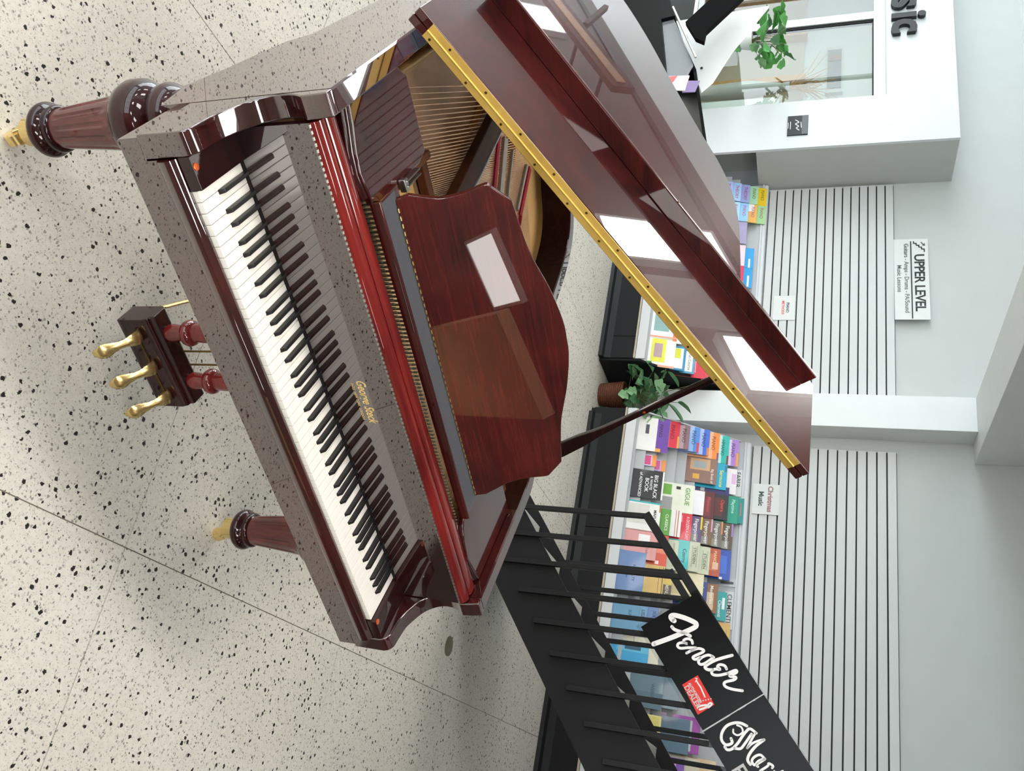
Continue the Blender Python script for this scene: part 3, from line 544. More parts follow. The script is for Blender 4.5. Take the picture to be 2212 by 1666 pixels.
(2, 6.9, -0.861, 0.235, 0.3, '#1f9c9e', [(0.2, 0.6, 0.88, 0.95, '#e6f0ee')], ('Clementi', 0.3, 0.78, 0.11, '#d8f0ee'), 'sea green album under the second shelf label'),
(2, 7.4, -0.627, 0.183, 0.3, '#d3ac66', [(0.3, 0.6, 0.9, 0.91, '#7a5c2c')], None, 'tan album peeking out above the brand sign'),
(2, -1.0, -0.597, 0.218, 0.31, '#5d94b6', [], [('SUITE', 0.25, 0.74, 0.09, '#2c4a66')], 'steel blue album in front, directly left of the brand sign'),
(2, -0.2, -0.619, 0.222, 0.3, '#6c9cbc', [], ('LISZT', 0.25, 0.86, 0.1, '#2c4a66'), 'light steel blue album behind the front steel blue one'),
(2, 0.8, -0.629, 0.219, 0.3, '#6888b8', [], ('SUITES', 0.25, 0.86, 0.1, '#2c3c66'), 'periwinkle blue album, rear of three blue albums'),
(2, 0.3, -0.317, 0.147, 0.3, '#2e9fd0', [(0, 0.5, 0.2, 1, '#5ab8dc'), (0.1, 0.4, 0.4, 0.8, '#17506c')], None, 'bright azure picture book seen under the brand sign'),
(2, 1.2, -0.368, 0.235, 0.3, '#e2dcc4', [(0.6, 0.7, 0.6, 0.66, '#333333')], None, 'ivory book behind the azure picture book'),
(2, 1.9, -0.128, 0.261, 0.3, '#5c7a88', [(0.55, 1, 0.0, 1, '#526f7e')], [('WEBER', 0.3, 0.7, 0.1, '#3a5260')], 'slate grey-blue album with faint lettering under the brand sign'),
(2, 3.3, -0.168, 0.276, 0.3, '#4f6f80', [], None, 'darker slate album behind the lettered grey-blue one'),
(2, 2.0, 0.165, 0.147, 0.3, '#e0d488', [(0.08, 0.92, 0.1, 0.95, '#d6c870')], None, 'small pale yellow book low behind the balusters'),
(2, 4.5, 0.147, 0.247, 0.3, '#4c6c84', [], None, 'blue grey album with purple neighbour near the picture edge'),
(2, 5.4, 0.118, 0.26, 0.3, '#9a3aa0', [(0.1, 0.95, 0, 0.8, '#b8c4c0')], None, 'purple-edged magazine between balusters near the picture edge'),
(2, 4.3, 0.419, 0.207, 0.3, '#7a4ab0', [(0.2, 0.7, 0.4, 0.8, '#d8a8c8')], None, 'violet book at the edge of the picture'),
(2, 5.6, 0.399, 0.202, 0.3, '#cfc8b0', [(0.5, 1, 0.2, 0.9, '#8ab4c4')], None, 'cream and pale blue book at the edge of the picture'),
(2, 7.0, 0.387, 0.21, 0.3, '#d8b890', [], None, 'peach coloured book at the edge of the picture'),
(1, -0.3, -3.279, 0.357, 0.3, '#eef0ef', [(0, 1, 0.88, 1, '#f07a50'), (0.2, 0.75, 0.3, 0.75, '#8ab0b0'), (0, 0.05, 0, 1, '#f07a50')], None, 'white music book with grey picture and orange frame on the left rack'),
(1, -0.3, -2.97, 0.317, 0.3, '#eeeee8', [(0.94, 1, 0, 1, '#f0a088'), (0, 0.05, 0, 1, '#f0a088'), (0.1, 0.85, 0.3, 0.72, '#e2e04a'), (0.25, 0.7, 0.38, 0.62, '#b89aa0')], None, 'white primer with yellow oval and coral border at the left rack front'),
(1, 0.8, -3.101, 0.172, 0.3, '#3aa86a', [(0, 1, 0.0, 0.9, '#eef0ea')], None, 'green and white book under the open piano lid'),
(1, 0.8, -2.911, 0.246, 0.3, '#2f86b0', [(0.08, 0.92, 0.1, 0.93, '#eef0ee'), (0.1, 0.5, 0.5, 0.85, '#d8d838')], None, 'blue-framed book with yellow blotch on the left rack'),
(1, 1.8, -2.915, 0.25, 0.3, '#5a9cc0', [(0.1, 0.92, 0.1, 0.93, '#eef0ee')], ('Fun Course', 0.16, 0.8, 0.11, '#8a7a4a'), 'pale blue framed course book on the left rack'),
(1, 2.9, -2.902, 0.25, 0.3, '#d8334a', [(0.2, 0.8, 0.7, 0.73, '#f0a0a8'), (0.2, 0.8, 0.6, 0.63, '#f0a0a8')], None, 'rose red book with pink lines beside the prop stick'),
(1, 3.9, -2.896, 0.241, 0.3, '#e04a58', [], None, 'scarlet book behind the rose red one'),
(1, 2, -4.88, 0.335, 0.3, '#e6a8cc', [], ('THEORY', 0.12, 0.82, 0.13, '#b03a70'), 'pink theory book in the far left pastel column'),
(1, 3, -4.898, 0.336, 0.3, '#a8b4ea', [], ('THEORY', 0.12, 0.82, 0.13, '#b03a70'), 'periwinkle theory book in the far left pastel column'),
(1, 4, -4.915, 0.337, 0.3, '#a4c8f0', [], ('THEORY', 0.12, 0.82, 0.13, '#b03a70'), 'baby blue theory book in the far left pastel column'),
(1, 5, -4.933, 0.338, 0.3, '#9aa4dc', [], ('THEORY', 0.12, 0.82, 0.13, '#b03a70'), 'lavender blue theory book in the far left pastel column'),
(1, 6, -4.95, 0.338, 0.3, '#a8d8b4', [], ('PIANO', 0.12, 0.82, 0.13, '#6a7a3a'), 'mint green theory book in the far left pastel column'),
(1, 7, -4.967, 0.339, 0.3, '#f2cc1a', [], ('PIANO', 0.12, 0.82, 0.13, '#6a7a3a'), 'bright yellow theory book in the far left pastel column'),
(1, 3, -4.658, 0.306, 0.3, '#8ad8a0', [], ('PIANO', 0.12, 0.82, 0.13, '#b05a90'), 'spring green piano book in the second pastel column'),
(1, 4, -4.681, 0.307, 0.3, '#a0d0ee', [], ('PIANO', 0.12, 0.82, 0.13, '#b05a90'), 'ice blue piano book in the second pastel column'),
(1, 5, -4.703, 0.308, 0.3, '#8fc4ee', [], ('PIANO', 0.12, 0.82, 0.13, '#b05a90'), 'light blue piano book in the second pastel column'),
(1, 6, -4.725, 0.308, 0.3, '#eeb052', [(0, 0.4, 0.2, 0.9, '#f0f0ea')], ('PIANO', 0.12, 0.82, 0.13, '#b05a90'), 'apricot piano book in the second pastel column'),
(1, 7, -4.747, 0.309, 0.3, '#a8d89a', [], ('PIANO', 0.12, 0.82, 0.13, '#b05a90'), 'pale lime piano book in the second pastel column'),
(1, 4, -4.441, 0.256, 0.3, '#e9e7e4', [], None, 'white book next to the pastel columns'),
(1, 5, -4.474, 0.263, 0.3, '#9c94b8', [], None, 'greyish purple book next to the pastel columns'),
(1, 4, -4.174, 0.233, 0.3, '#e6e6e4', [], None, 'off-white book right of the greyish purple one'),
(1, 5, -4.201, 0.245, 0.3, '#f0ccd4', [(0.2, 0.8, 0.7, 0.8, '#e4b0bc')], None, 'blush pink book on the left rack'),
(1, 6, -4.2, 0.234, 0.3, '#1f98d8', [(0.55, 1, 0.84, 0.9, '#e0e8ea')], None, 'azure blue book, farther of two alike'),
(1, 6, -3.971, 0.229, 0.3, '#1f98d8', [(0.4, 0.95, 0.84, 0.9, '#e0e8ea')], None, 'azure blue book, nearer of two alike'),
(1, 5, -3.967, 0.259, 0.3, '#d8245a', [(0.7, 1, 0.6, 1, '#f09a50')], None, 'magenta book below the two azure blue books'),
(1, 4, -3.961, 0.228, 0.3, '#c8d030', [], None, 'yellow-green book beside the magenta one'),
(1, 5.6, -3.677, 0.191, 0.3, '#e8707a', [], None, 'salmon pink book behind the lid lip'),
]
# ================================================================== MUSIC RACKS
TZ, TD, Z0_, DD0 = .0767, .0535, .364, 5.53
def rack(label, a0, a1, side, grp):
    t = thing('music_rack', label, 'display rack', (a0, 5.45, 0), True)
    sp = [a0+1.06*i for i in range(20) if a0+1.06*i < a1-.2]+[a1]
    for i in range(len(sp)-1):
        part(t, 'base_panel', MB().box(sp[i]+.002, sp[i+1]-.002, 5.45, 5.47, .035, .300), M_BLK, .002)
    part(t, 'base', MB().box(a0, a1, 5.47, 6.10, .0, .300), M_BLK)
    part(t, 'base_cove', MB().prism([(5.40, 0), (5.408, .03), (5.44, .045), (5.45, .10), (5.47, .10), (5.47, 0)], 'x', a0 if side else a0+.06, a1), M_BLKM, smooth=40)
    part(t, 'counter_edge', MB().box(a0, a1, 5.44, 6.10, .302, .316), M_BEIGE)
    part(t, 'front_lip', MB().prism([(5.452, .320), (5.452, .40), (5.462, .40), (5.466, .33), (6.0, .33), (6.0, .320)], 'x', a0, a1), M_RACKW)
    for k in range(-1, 9):
        d = DD0+TD*k; z = Z0_+TZ*k
        part(t, 'tier', MB().prism([(d-.012, z-.05), (d-.006, z+.045), (d-.002, z+.045), (d-.004, z-.004), (d+TD-.014, z-.004), (d+TD-.014, z-.008), (d-.008, z-.05)], 'x', a0+.004, a1-.004), M_RACK)
    part(t, 'back_board', MB().box(a0, a1, 6.06, 6.075, .9, 1.24), M_RACK)
    part(t, 'top_rail', MB().tube([(a0, 6.085, 1.265), (a1, 6.085, 1.265)], .026, 10), M_RACKW, smooth=50)
    part(t, 'ledge', MB().box(a0, a1, 6.05, 6.112, 1.236, 1.25), M_RACKW)
    if side:
        part(t, 'side_panel', MB().prism([(5.46, 0), (5.46, .36), (5.50, .40), (6.05, 1.23), (6.11, 1.23), (6.11, 0)], 'x', a1, a1+.02), M_BLK)
    else:
        part(t, 'side_panel', MB().prism([(5.47, .32), (5.47, .38), (6.05, 1.20), (6.06, 1.20), (6.06, .32)], 'x', a0-.012, a0), M_RACK)
    return t
rack('black-based grey stepped music rack left of the column with a black side panel', -5.02, -2.68, True, '')
r2 = rack('black-based grey stepped music rack right of the column behind the stair', -2.20, 3.2, False, '')
for body, a, wd in (('FABER', -1.92, .2), ('CLEMENTI', -.87, .26)):
    t = thing('shelf_label', 'white shelf label strip reading %s on the rack back board' % body.lower(), 'label', (a, 6.05, 1.17), True)
    part(t, 'strip', MB().box(a-.02, a+wd+.02, 6.053, 6.059, 1.165, 1.232), M_PAPER); part(t, 'lettering', text(body, .05, .0002, .0002).xf(lambda x, y, z: (a+x, 6.0525-z, 1.182+y)), M_INK)
t = thing('shelf_bracket', 'small grey metal bracket on the rack back board', 'bracket', (-1.0, 6.05, 1.17), True)
part(t, 'plate', MB().box(-.99, -.93, 6.053, 6.06, 1.10, 1.235), M_ALU); part(t, 'slot', MB().box(-.97, -.95, 6.0515, 6.053, 1.12, 1.22), M_INKG)
BTILT = math.radians(14)
def make_book(rk, tier, a, wd, h, base, bands, txt, label):
    wd = min(wd*.97, .22) if (rk == 1 and a < -4.6) else wd*.97
    if 'black and navy' in label: tier += .35
    if rk == 1 and a < -3.6: tier += 1.1
    th = .008; nm = 'music_book'
    me = finish(MB().box(0, wd, 0, th, 0, h), nm, .0012, 1); ob = link(nm, me, plain('cover_'+base[1:], base, .38, 0, .05, 9, coat=.15))
    tag(ob, label, 'book', 'music books on the racks'); ORG[ob.name] = Vector((0, 0, 0))
    ob.location = RW(a, DD0+TD*tier+.012, Z0_+TZ*tier+.001); ob.rotation_euler = (-BTILT, 0, RZ)
    for i, (u0, u1, v0, v1, c) in enumerate(bands):
        y = -.0005-.0004*i
        part(ob, 'printed_area', MB().add([(u0*wd, y, v0*h), (u1*wd, y, v0*h), (u1*wd, y, v1*h), (u0*wd, y, v1*h)], [(0, 1, 2, 3)]), plain('print_'+c[1:], c, .4, 0, .06, 12))
    y = -.0006-.0004*len(bands)
    for tx in ([] if txt is None else txt if isinstance(txt, list) else [txt]):
        body, u, v, sz, c = tx
        g = text(body, .33*sz, .0001, .0004); xs = [p[0] for p in g.v]; lim = wd*(.97-u)
        f = min(1, lim/max(xs)) if xs else 1
        part(ob, 'lettering', g.xf(lambda px, py, pz: (u*wd+px*f, y-pz, v*h+py)), plain('print_'+c[1:], c, .5, 0, .04, 12))
for bk in BOOKS: make_book(*bk)
# ================================================================== PLANTS
def leaf_mesh(name, lobes, mat, L=.09, W=.07):
    mb = MB(); pts = []
    n = 24
    for i in range(n):
        t = math.pi*2*i/n; r = (1+lobes*math.cos(3*t))*.5; pts.append((L*(.5-.5*math.cos(t))*1., W*.5*math.sin(t)*(1+lobes*math.cos(6*t)), 0))
    mid = [(L*q, 0, -.012*math.sin(q*math.pi)+.0) for q in (0, .5, 1)]
    v = [(x, y, .014*abs(y)/W*2-.02*(x/L)**2) for x, y, _ in pts]
    mb.add([(L*.45, 0, -.006)]+v, [(0, 1+i, 1+(i+1) % n) for i in range(n)])
    me = finish(mb, name, smooth=60); me.materials.append(mat); return me
LV = [leaf_mesh('leaf', .22, M_LEAF), leaf_mesh('leaf', .22, M_LEAFL), leaf_mesh('leaf', .15, M_LEAFB, .13, .09), leaf_mesh('leaf', .05, M_LEAF, .16, .05)]
def foliage(t, base, n, spread, height, kinds, rnd, sc=1.):
    bx, by, bz = base; o = ORG[t.name]
    for i in range(n):
        az = rnd.uniform(0, 6.283); rr = spread*rnd.uniform(.15, 1); hz = height*rnd.uniform(.2, 1)
        tip = (bx+rr*math.cos(az), by+rr*math.sin(az)*.8, bz+hz)
        if i % 2 == 0: part(t, 'stem', MB().tube([base, (bx+rr*.35*math.cos(az), by+rr*.3*math.sin(az), bz+hz*.7), tip], [.004, .003, .002], 5), M_STEM)
        inst(t, 'leaf', rnd.choice(kinds), (tip[0]-o[0], tip[1]-o[1], tip[2]-o[2]), rot=(rnd.uniform(-.7, .7), rnd.uniform(-.9, .7), az+rnd.uniform(-.6, .6)), scale=sc*rnd.uniform(.8, 1.35))
rnd = random.Random(3)
bk_ = thing('potted_plant', 'leafy green plant in a brown wicker basket on the floor by the column', 'plant', (-2.30, 5.45, 0), True)
bm_ = MB()
bm_.lathe(-2.42, 5.66, [(.085, 0), (.10, .03), (.115, .21), (.122, .225), (.110, .225), (.10, .20), (.02, .19)], 24)
part(bk_, 'basket', bm_, M_BASKET, smooth=40)
for i in range(11):
    rr = .092+.0024*i; part(bk_, 'weave_band', MB().tube([(-2.42+rr*math.cos(q*math.pi/12), 5.66+rr*math.sin(q*math.pi/12), .012+.0195*i+.003*(q % 2)) for q in range(25)], .0095, 6), M_BASKET, smooth=60)
foliage(bk_, (-2.42, 5.66, .2), 60, .24, .36, [LV[0], LV[0], LV[1]], rnd, 1.25)
for az, h in ((2.5, .58), (-.6, .5), (.3, .42)):
    part(bk_, 'stem', MB().tube([(-2.42, 5.66, .2), (-2.42+.05*math.cos(az), 5.66, .2+h*.6), (-2.42+.10*math.cos(az), 5.60, .2+h)], [.005, .004, .002], 5), M_STEM)
    inst(bk_, 'leaf', LV[3], (-2.42+.10*math.cos(az)+2.30, 5.6-5.45, .2+h), rot=(.3, -.8, az), scale=1.3)
    inst(bk_, 'leaf', LV[3], (-2.42+.08*math.cos(az)+2.30, 5.6-5.45, .2+h*.85), rot=(.3, .5, az+.5), scale=1.2)
inst(bk_, 'leaf', LV[1], (-2.20+2.30, 5.58-5.45, .52), rot=(1.3, -.2, .4), scale=2.0)
rnd = random.Random(11)
pl = thing('trailing_plant', 'trailing ivy with bright leaves in a white pot before the display window', 'plant', (-6.05, 5.15, 0), True)
part(pl, 'pedestal', MB().box(-6.2, -5.9, 5.0, 5.3, 0, .98), M_WHITE, .004); part(pl, 'pot', MB().lathe(-6.05, 5.15, [(.06, .98), (.085, 1.10), (.09, 1.12), (.075, 1.12), (.02, 1.09)], 20), M_WHITE, smooth=40)
foliage(pl, (-6.05, 5.15, 1.08), 40, .26, .36, [LV[2], LV[2], LV[0], LV[1]], rnd, 1.15)
for i in range(10):
    a = -6.05+rnd.uniform(-.05, .3); inst(pl, 'leaf', rnd.choice([LV[2], LV[0]]), (a+6.05, 5.0-5.15+rnd.uniform(-.06, .06), 1.12-rnd.uniform(.05, .3)), rot=(rnd.uniform(-.5, .5), 1.0, rnd.uniform(-1, 1)), scale=rnd.uniform(.6, 1.))
# ================================================================== BLACK GRAND BEHIND
bp = thing('black_grand_piano', 'glossy black grand piano with raised lid behind the mahogany piano', 'piano', (-3.6, 2.6, 0), True)
M_BLK2 = plain('black_case', '#050506', .35, 0, .1, 20, spec=.12)
part(bp, 'case', MB().prism([(-5.0, 2.56), (-2.80, 2.56), (-2.78, 2.70), (-3.2, 3.2), (-3.9, 3.5), (-5.0, 3.6)], 'z', .62, .86), M_BLK2, .01)
part(bp, 'case_front', MB().prism([(-3.95, .62), (-3.47, .66), (-2.80, .90), (-2.785, .998), (-3.325, .905), (-3.34, .985), (-3.95, .80)], 'y', 2.50, 2.555), M_BLK2, .003)
part(bp, 'lid', MB().prism([(-3.80, .80), (-3.325, .985), (-2.95, 1.135), (-2.93, 1.12), (-3.31, .965), (-3.79, .78)], 'y', 2.56, 3.3), M_BLK2, .002)
part(bp, 'lid_reflection', MB().prism([(-3.33, .905), (-3.34, .975), (-2.96, 1.118), (-2.785, 1.058), (-2.787, .998)], 'y', 2.525, 2.545), plain('grey_reflection', '#7f858b', .2, 0, .05, 3, coat=.3), .002)  # grey puts the reflection on the black lid's underside into the colour
part(bp, 'lid_edge_glint', MB().bar((-3.36, 2.455, .975), (-2.93, 2.455, 1.145), .012, .012), M_STEEL, .002)  # pale bar stands in for the highlight along the black lid's edge
part(bp, 'music_stand', MB().prism([(-3.16, 1.072), (-3.02, 1.14), (-2.985, 1.19), (-3.06, 1.195), (-3.36, 1.42), (-3.50, 1.33)], 'y', 2.40, 2.43), plain('matte_black', '#050506', .8, 0, .1, 20, spec=.1), .003)
for a, d in ((-3.1, 2.5), (-4.7, 2.5), (-4.6, 3.4)): part(bp, 'leg', MB().box(a-.05, a+.05, d-.05, d+.05, 0, .62), M_BLKGLOSS, .006)
wb = thing('white_board', 'white board standing behind the black music stand', 'board', (-3.2, 2.66, 0), True)
part(wb, 'panel', MB().prism([(-3.46, .96), (-2.86, 1.16), (-2.93, 1.22), (-3.15, 1.31), (-3.5, 1.50)], 'y', 2.64, 2.655), M_WHITE, .002); part(wb, 'foot', MB().box(-3.2, -3.16, 2.655, 2.69, .93, 1.2), M_WHITE); part(wb, 'screw', MB().lathe(0, 0, [(.008, 0), (.008, .004)], 12).xf(lambda x, y, z: (-3.04+x, 2.638-z, 1.148+y)), M_BLK)
for nm, c, q in (('white song booklet with a coral patch beside the black piano', '#e8e9ea', [(-2.84, .985), (-2.74, .985), (-2.72, 1.10), (-2.83, 1.115)]), ('purple song booklet beside the black piano', '#8d78ac', [(-2.80, 1.095), (-2.715, 1.085), (-2.71, 1.155), (-2.79, 1.175)])):
    o = solo('song_booklet', nm, 'booklet', MB().prism(q, 'y', 2.485 if 'white' in nm else 2.492, 2.491 if 'white' in nm else 2.497), plain('cover_'+c[1:], c, .5), (-2.78, 2.49, 1.0), True)
    if 'white' in nm: part(o, 'printed_area', MB().add([(-2.835, 2.4845, .988), (-2.77, 2.4845, .988), (-2.79, 2.4845, 1.03), (-2.835, 2.4845, 1.05)], [(0, 1, 2, 3)]), plain('print_coral', '#e06a66', .5))

# ================================================================== BLACK UPRIGHT beside the keyboard, unseen, added as a dark shape mirrored in the lacquer
up = thing('mirrored_upright', 'unseen black upright piano added right of the mahogany grand for its dark reflection', 'piano', (2.6, -1.0, 0))
part(up, 'cabinet', MB().box(2.32, 2.62, -1.75, -.30, .06, 1.18), M_BLKGLOSS, .006); part(up, 'top_lid', MB().box(2.29, 2.65, -1.78, -.27, 1.18, 1.205), M_BLKGLOSS, .004)
part(up, 'key_bed', MB().box(2.62, 2.92, -1.75, -.30, .62, .74), M_BLKGLOSS, .006); part(up, 'key_lid', MB().box(2.63, 2.90, -1.70, -.35, .74, .775), M_BLKGLOSS, .01)
part(up, 'toe_block', MB().box(2.30, 2.94, -1.75, -1.68, 0, .06).box(2.30, 2.94, -.37, -.30, 0, .06), M_BLKGLOSS, .004)
for y in (-1.70, -.35): part(up, 'leg', MB().box(2.84, 2.90, y-.03, y+.03, .06, .62), M_BLKGLOSS, .004)
# ================================================================== MAHOGANY GRAND PIANO (piano frame: x along keys, y to the tail)
KW = 1.226; KZ = .738; CX = KW/2
PI_ = thing('grand_piano', 'red mahogany grand piano with open keyboard and raised lid', 'piano', (CX, .8, 0))
O = ORG['grand_piano']
# ---- outline of the case (outer face of the rim)
bent = [(1.345, .151), (1.345, .40), (1.345, .58), (1.335, .68), (1.29, .755), (1.19, .82), (1.09, .88), (1.025, .96), (.988, 1.06), (.963, 1.197), (.925, 1.375), (.872, 1.495), (.795, 1.565), (.70, 1.60), (.588, 1.645), (.472, 1.70), (.347, 1.765), (.21, 1.805), (.08, 1.80), (-.02, 1.755), (-.085, 1.68), (-.115, 1.56), (-.118, 1.40)]
OUT = crom([(x, y, 0) for x, y in bent], 6); OUT = [(p[0], p[1]) for p in OUT]+[(-.118, y) for y in (1.2, 1.0, .85, .70, .665, .617, .53, .43, .36, .31, .25, .2, .105, .151)][:-1]
OUT = [(p[0], p[1]) for p in OUT if p[1] > .19]; OUT = [(1.345, .172)]+OUT+[(-.118, .172)]
def offset(poly, d):
    res = []; n = len(poly)
    for i, p in enumerate(poly):
        a = poly[max(i-1, 0)]; b = poly[min(i+1, n-1)]; tx, ty = b[0]-a[0], b[1]-a[1]; L_ = math.hypot(tx, ty) or 1
        res.append((p[0]-ty/L_*d, p[1]+tx/L_*d))
    return res
INN = offset(OUT, .049)
LB = [(.105, .607), (.2, .572), (.31, .548), (.43, .586), (.53, .606), (.617, .628), (.665, .676), (.82, .692), (1.0, .715), (1.4, .72), (2, .72)]
def lowz(x, y):
    if x > -.1 : return .69
    for (a, za), (b, zb) in zip(LB, LB[1:]):
        if a <= y <= b: return za+(zb-za)*(y-a)/(b-a)
    return .607 if y < .105 else .72
ZT = .981
mb = MB(); n = len(OUT)
for (xo, yo), (xi, yi) in zip(OUT, INN):
    zl = lowz(xo, yo); mb.v += [(xo, yo, zl), (xo, yo, ZT-.004), (xo+(xi-xo)*.08, yo+(yi-yo)*.08, ZT), (xo+(xi-xo)*.92, yo+(yi-yo)*.92, ZT), (xi, yi, ZT-.004), (xi, yi, .70)]
for i in range(n-1):
    for k in range(6): mb.f.append((i*6+k, (i+1)*6+k, (i+1)*6+(k+1) % 6, i*6+(k+1) % 6))
mb.f.append(tuple(range(6))); mb.f.append(tuple((n-1)*6+k for k in range(6)))
rim = part(PI_, 'rim', mb, M_RIM, smooth=20)
mb = MB(); INB = [p for p in offset(OUT, .0495) if p[1] > .5]
for p in INB: mb.v += [(p[0], p[1], .978), (p[0], p[1], .80)]
for i in range(len(INB)-1): mb.f.append((2*i, 2*i+2, 2*i+3, 2*i+1))
part(rim, 'inner_rim_lining', mb, M_INNER, smooth=40)
# ---- arms (cheeks)
arm = [(-.006, .655), (-.008, .745), (-.004, .757), (.010, .7685), (.04, .772), (.075, .777), (.105, .790), (.135, .808), (.155, .832), (.1655, .860), (.1645, .888), (.155, .910), (.143, .926), (.145, .95), (.150, .981), (.172, .981), (.172, .655)]
arm = arm[:2]+[(q[0], q[1]) for q in crom([(a, b, 0) for a, b in arm[2:13]], 4)]+arm[13:]
for x0, x1 in ((-.1175, -.0695), (1.2955, 1.3445)):
    part(PI_, 'arm', MB().prism(arm, 'x', x0, x1), M_RIM, .0035, 50, seg=3)
# ---- keybed, key slip, blocks
part(PI_, 'keybed', MB().box(-.1115, 1.3375, -.003, .62, .606, .6545), M_RIM, .002)
slip = [(-.006, .6548), (-.006, .681), (-.013, .684), (-.019, .691), (-.021, .700), (-.019, .709), (-.013, .717), (-.009, .720), (-.0055, .7245), (-.001, .7245), (-.001, .6548)]
part(PI_, 'key_slip', MB().prism(slip, 'x', -.067, 1.293), M_RIM, smooth=50)
for x0, x1, bx_ in ((-.0690, -.0012, -.046), (KW+.0012, 1.295, 1.2355)):
    kb = part(PI_, 'key_block', MB().box(x0, x1, -.004, .16, .7248, .752), M_WOODC, .002)
    part(kb, 'copper_button', MB().lathe(bx_, .005, [(.0075, .751), (.0075, .7535), (.005, .7545)], 20), M_COPPER, smooth=40)
part(PI_, 'key_frame', MB().box(-.068, 1.294, .02, .5, .656, .70), M_WOODD)
# ---- keys
PITCH_ = KW/52
wk = finish(MB().box(-PITCH_/2+.0006, PITCH_/2-.0006, 0, .1515, -.014, 0), 'white_key', .0012, 2); wk.materials.append(M_IVORY)
bkm = MB(); hw = .0052
bkm.add([(-hw, .0, -.001), (hw, .0, -.001), (hw, .097, -.001), (-hw, .097, -.001), (-hw*.82, .008, .0115), (hw*.82, .008, .0115), (hw*.82, .097, .0125), (-hw*.82, .097, .0125)], [(0, 3, 2, 1), (4, 5, 6, 7), (0, 1, 5, 4), (1, 2, 6, 5), (2, 3, 7, 6), (3, 0, 4, 7)])
bke = finish(bkm, 'black_key', .0012, 2); bke.materials.append(M_EBONY)
off = {'A': .0030, 'C': -.0028, 'D': .0028, 'F': -.0032, 'G': 0.}
for i in range(52):
    nt_ = 'ABCDEFG'[i % 7]
    inst(PI_, 'white_key', wk, ((i+.5)*PITCH_-O.x, 0-O.y, KZ))
    if nt_ in off and i < 51: inst(PI_, 'black_key', bke, ((i+1)*PITCH_+off[nt_]-O.x, .054-O.y, KZ))
part(PI_, 'key_fronts', MB().box(.0003, KW-.0003, .0004, .012, .702, .7235), M_KEYFRONT)
# ---- fallboard (leans slightly forward), felt, hinge, folded lip
TF = math.radians(2.7)
def FB(x, q, h): return (x, .151-math.sin(TF)*h-math.cos(TF)*(-q), KZ+.004+math.cos(TF)*h)   # q behind face, h height
fbm = MB().box(-.0655, 1.2915, 0, .020, 0, .188)
fb = part(PI_, 'fallboard', fbm.xf(lambda x, q, h: FB(x, q, h)), M_WOODD)
part(fb, 'fallboard_felt', MB().box(-.060, 1.286, -.002, .012, -.004, .003).xf(lambda x, q, h: FB(x, q, h)), M_BLKFELT)
part(PI_, 'fallboard_lip', MB().prism([(.141, .9295), (.144, .938), (.152, .946), (.163, .949), (.171, .946), (.172, .930)], 'x', -.0655, 1.2915), M_RED, smooth=60)
part(PI_, 'name_rail', MB().prism([(.174, .925), (.174, .946), (.180, .950), (.206, .950), (.212, .944), (.212, .90), (.174, .90)], 'x', -.0655, 1.2915), M_RED, smooth=45)
hp = MB(); nn = 110
for i in range(nn):
    x0 = -.064+1.354*i/nn
    hp.tube([(x0, .1385, .9305), (x0+1.354/nn*.55, .1385, .9305)], .0026, 6)
part(fb, 'piano_hinge', hp, M_STEEL, smooth=60)
g = text('George Steck', .0345, .0001, .0006, .28); xs = [p[0] for p in g.v]; f_ = .128/max(xs)
part(fb, 'gold_lettering', g.xf(lambda x, y, z: FB(.538+x*f_, -.0004-z, .094+y)), M_GOLDTXT)
g = text('PARIS  NEW YORK  LONDON', .0095, .0001, .0001); xs = [p[0] for p in g.v]; f_ = .108/max(xs)
part(fb, 'gold_lettering', g.xf(lambda x, y, z: FB(.548+x*f_, -.0004-z, .078+y)), M_GOLDTXT)
# ---- interior floor, pin block, plate, soundboard
inb = [p for p in offset(OUT, .052) if p[1] >= .215]
part(PI_, 'soundboard', MB().prism([(p[0], p[1]) for p in inb], 'z', .835, .846), M_SOUND)
pb = MB().box(-.066, 1.292, .212, .60, .85, .885)
part(PI_, 'pin_block', pb, M_GOLD, .004)
plo = [p for p in offset(OUT, .054) if p[1] > .60]
plo = [(1.28, .60)]+plo+[(-.062, .60)]
hole1 = crom([(.655, 1.19, 0), (.69, 1.245, 0), (.745, 1.255, 0), (.775, 1.19, 0), (.77, 1.10, 0), (.70, 1.10, 0)], 6, True)
bz = [(.01, .68), (.29, .68), (.27, 1.10), (.13, 1.42), (.02, 1.42)]
bh = [(.36, .72), (.62, .72), (.62, 1.02), (.52, 1.30), (.40, 1.42), (.28, 1.45), (.30, 1.15)]
pl_ = part(PI_, 'iron_plate', fill2d(plo, [[(p[0], p[1]) for p in hole1], bz, bh], .022).xf(lambda x, y, z: (x, y, .866+z)), M_GOLD, .003)
def raised(pts, r, z): return MB().tube([(p[0], p[1], z) for p in pts], r, 8)
part(pl_, 'plate_rib', raised([(-.05, .615), (.30, .615), (.70, .62), (1.25, .63)], .012, .888), M_GOLD, smooth=50)
part(pl_, 'plate_rib', raised([(-.012, .63), (.0, 1.0), (.0, 1.45)], .010, .882), M_GOLD, smooth=50)
hr = [(p[0], p[1]) for p in hole1]; part(pl_, 'hole_rim', raised(hr+[hr[0]], .007, .878), M_GOLD, smooth=50)
part(pl_, 'strut', MB().bar((.365, .72, .912), (.255, 1.27, .912), .062, .03), M_STRUT, .004)
part(pl_, 'strut_edge', MB().bar((.399, .73, .926), (.289, 1.28, .926), .005, .006), M_PAPER)
part(pl_, 'strut', MB().bar((.70, .60, .90), (.60, 1.10, .90), .05, .03), M_GOLD, .004)
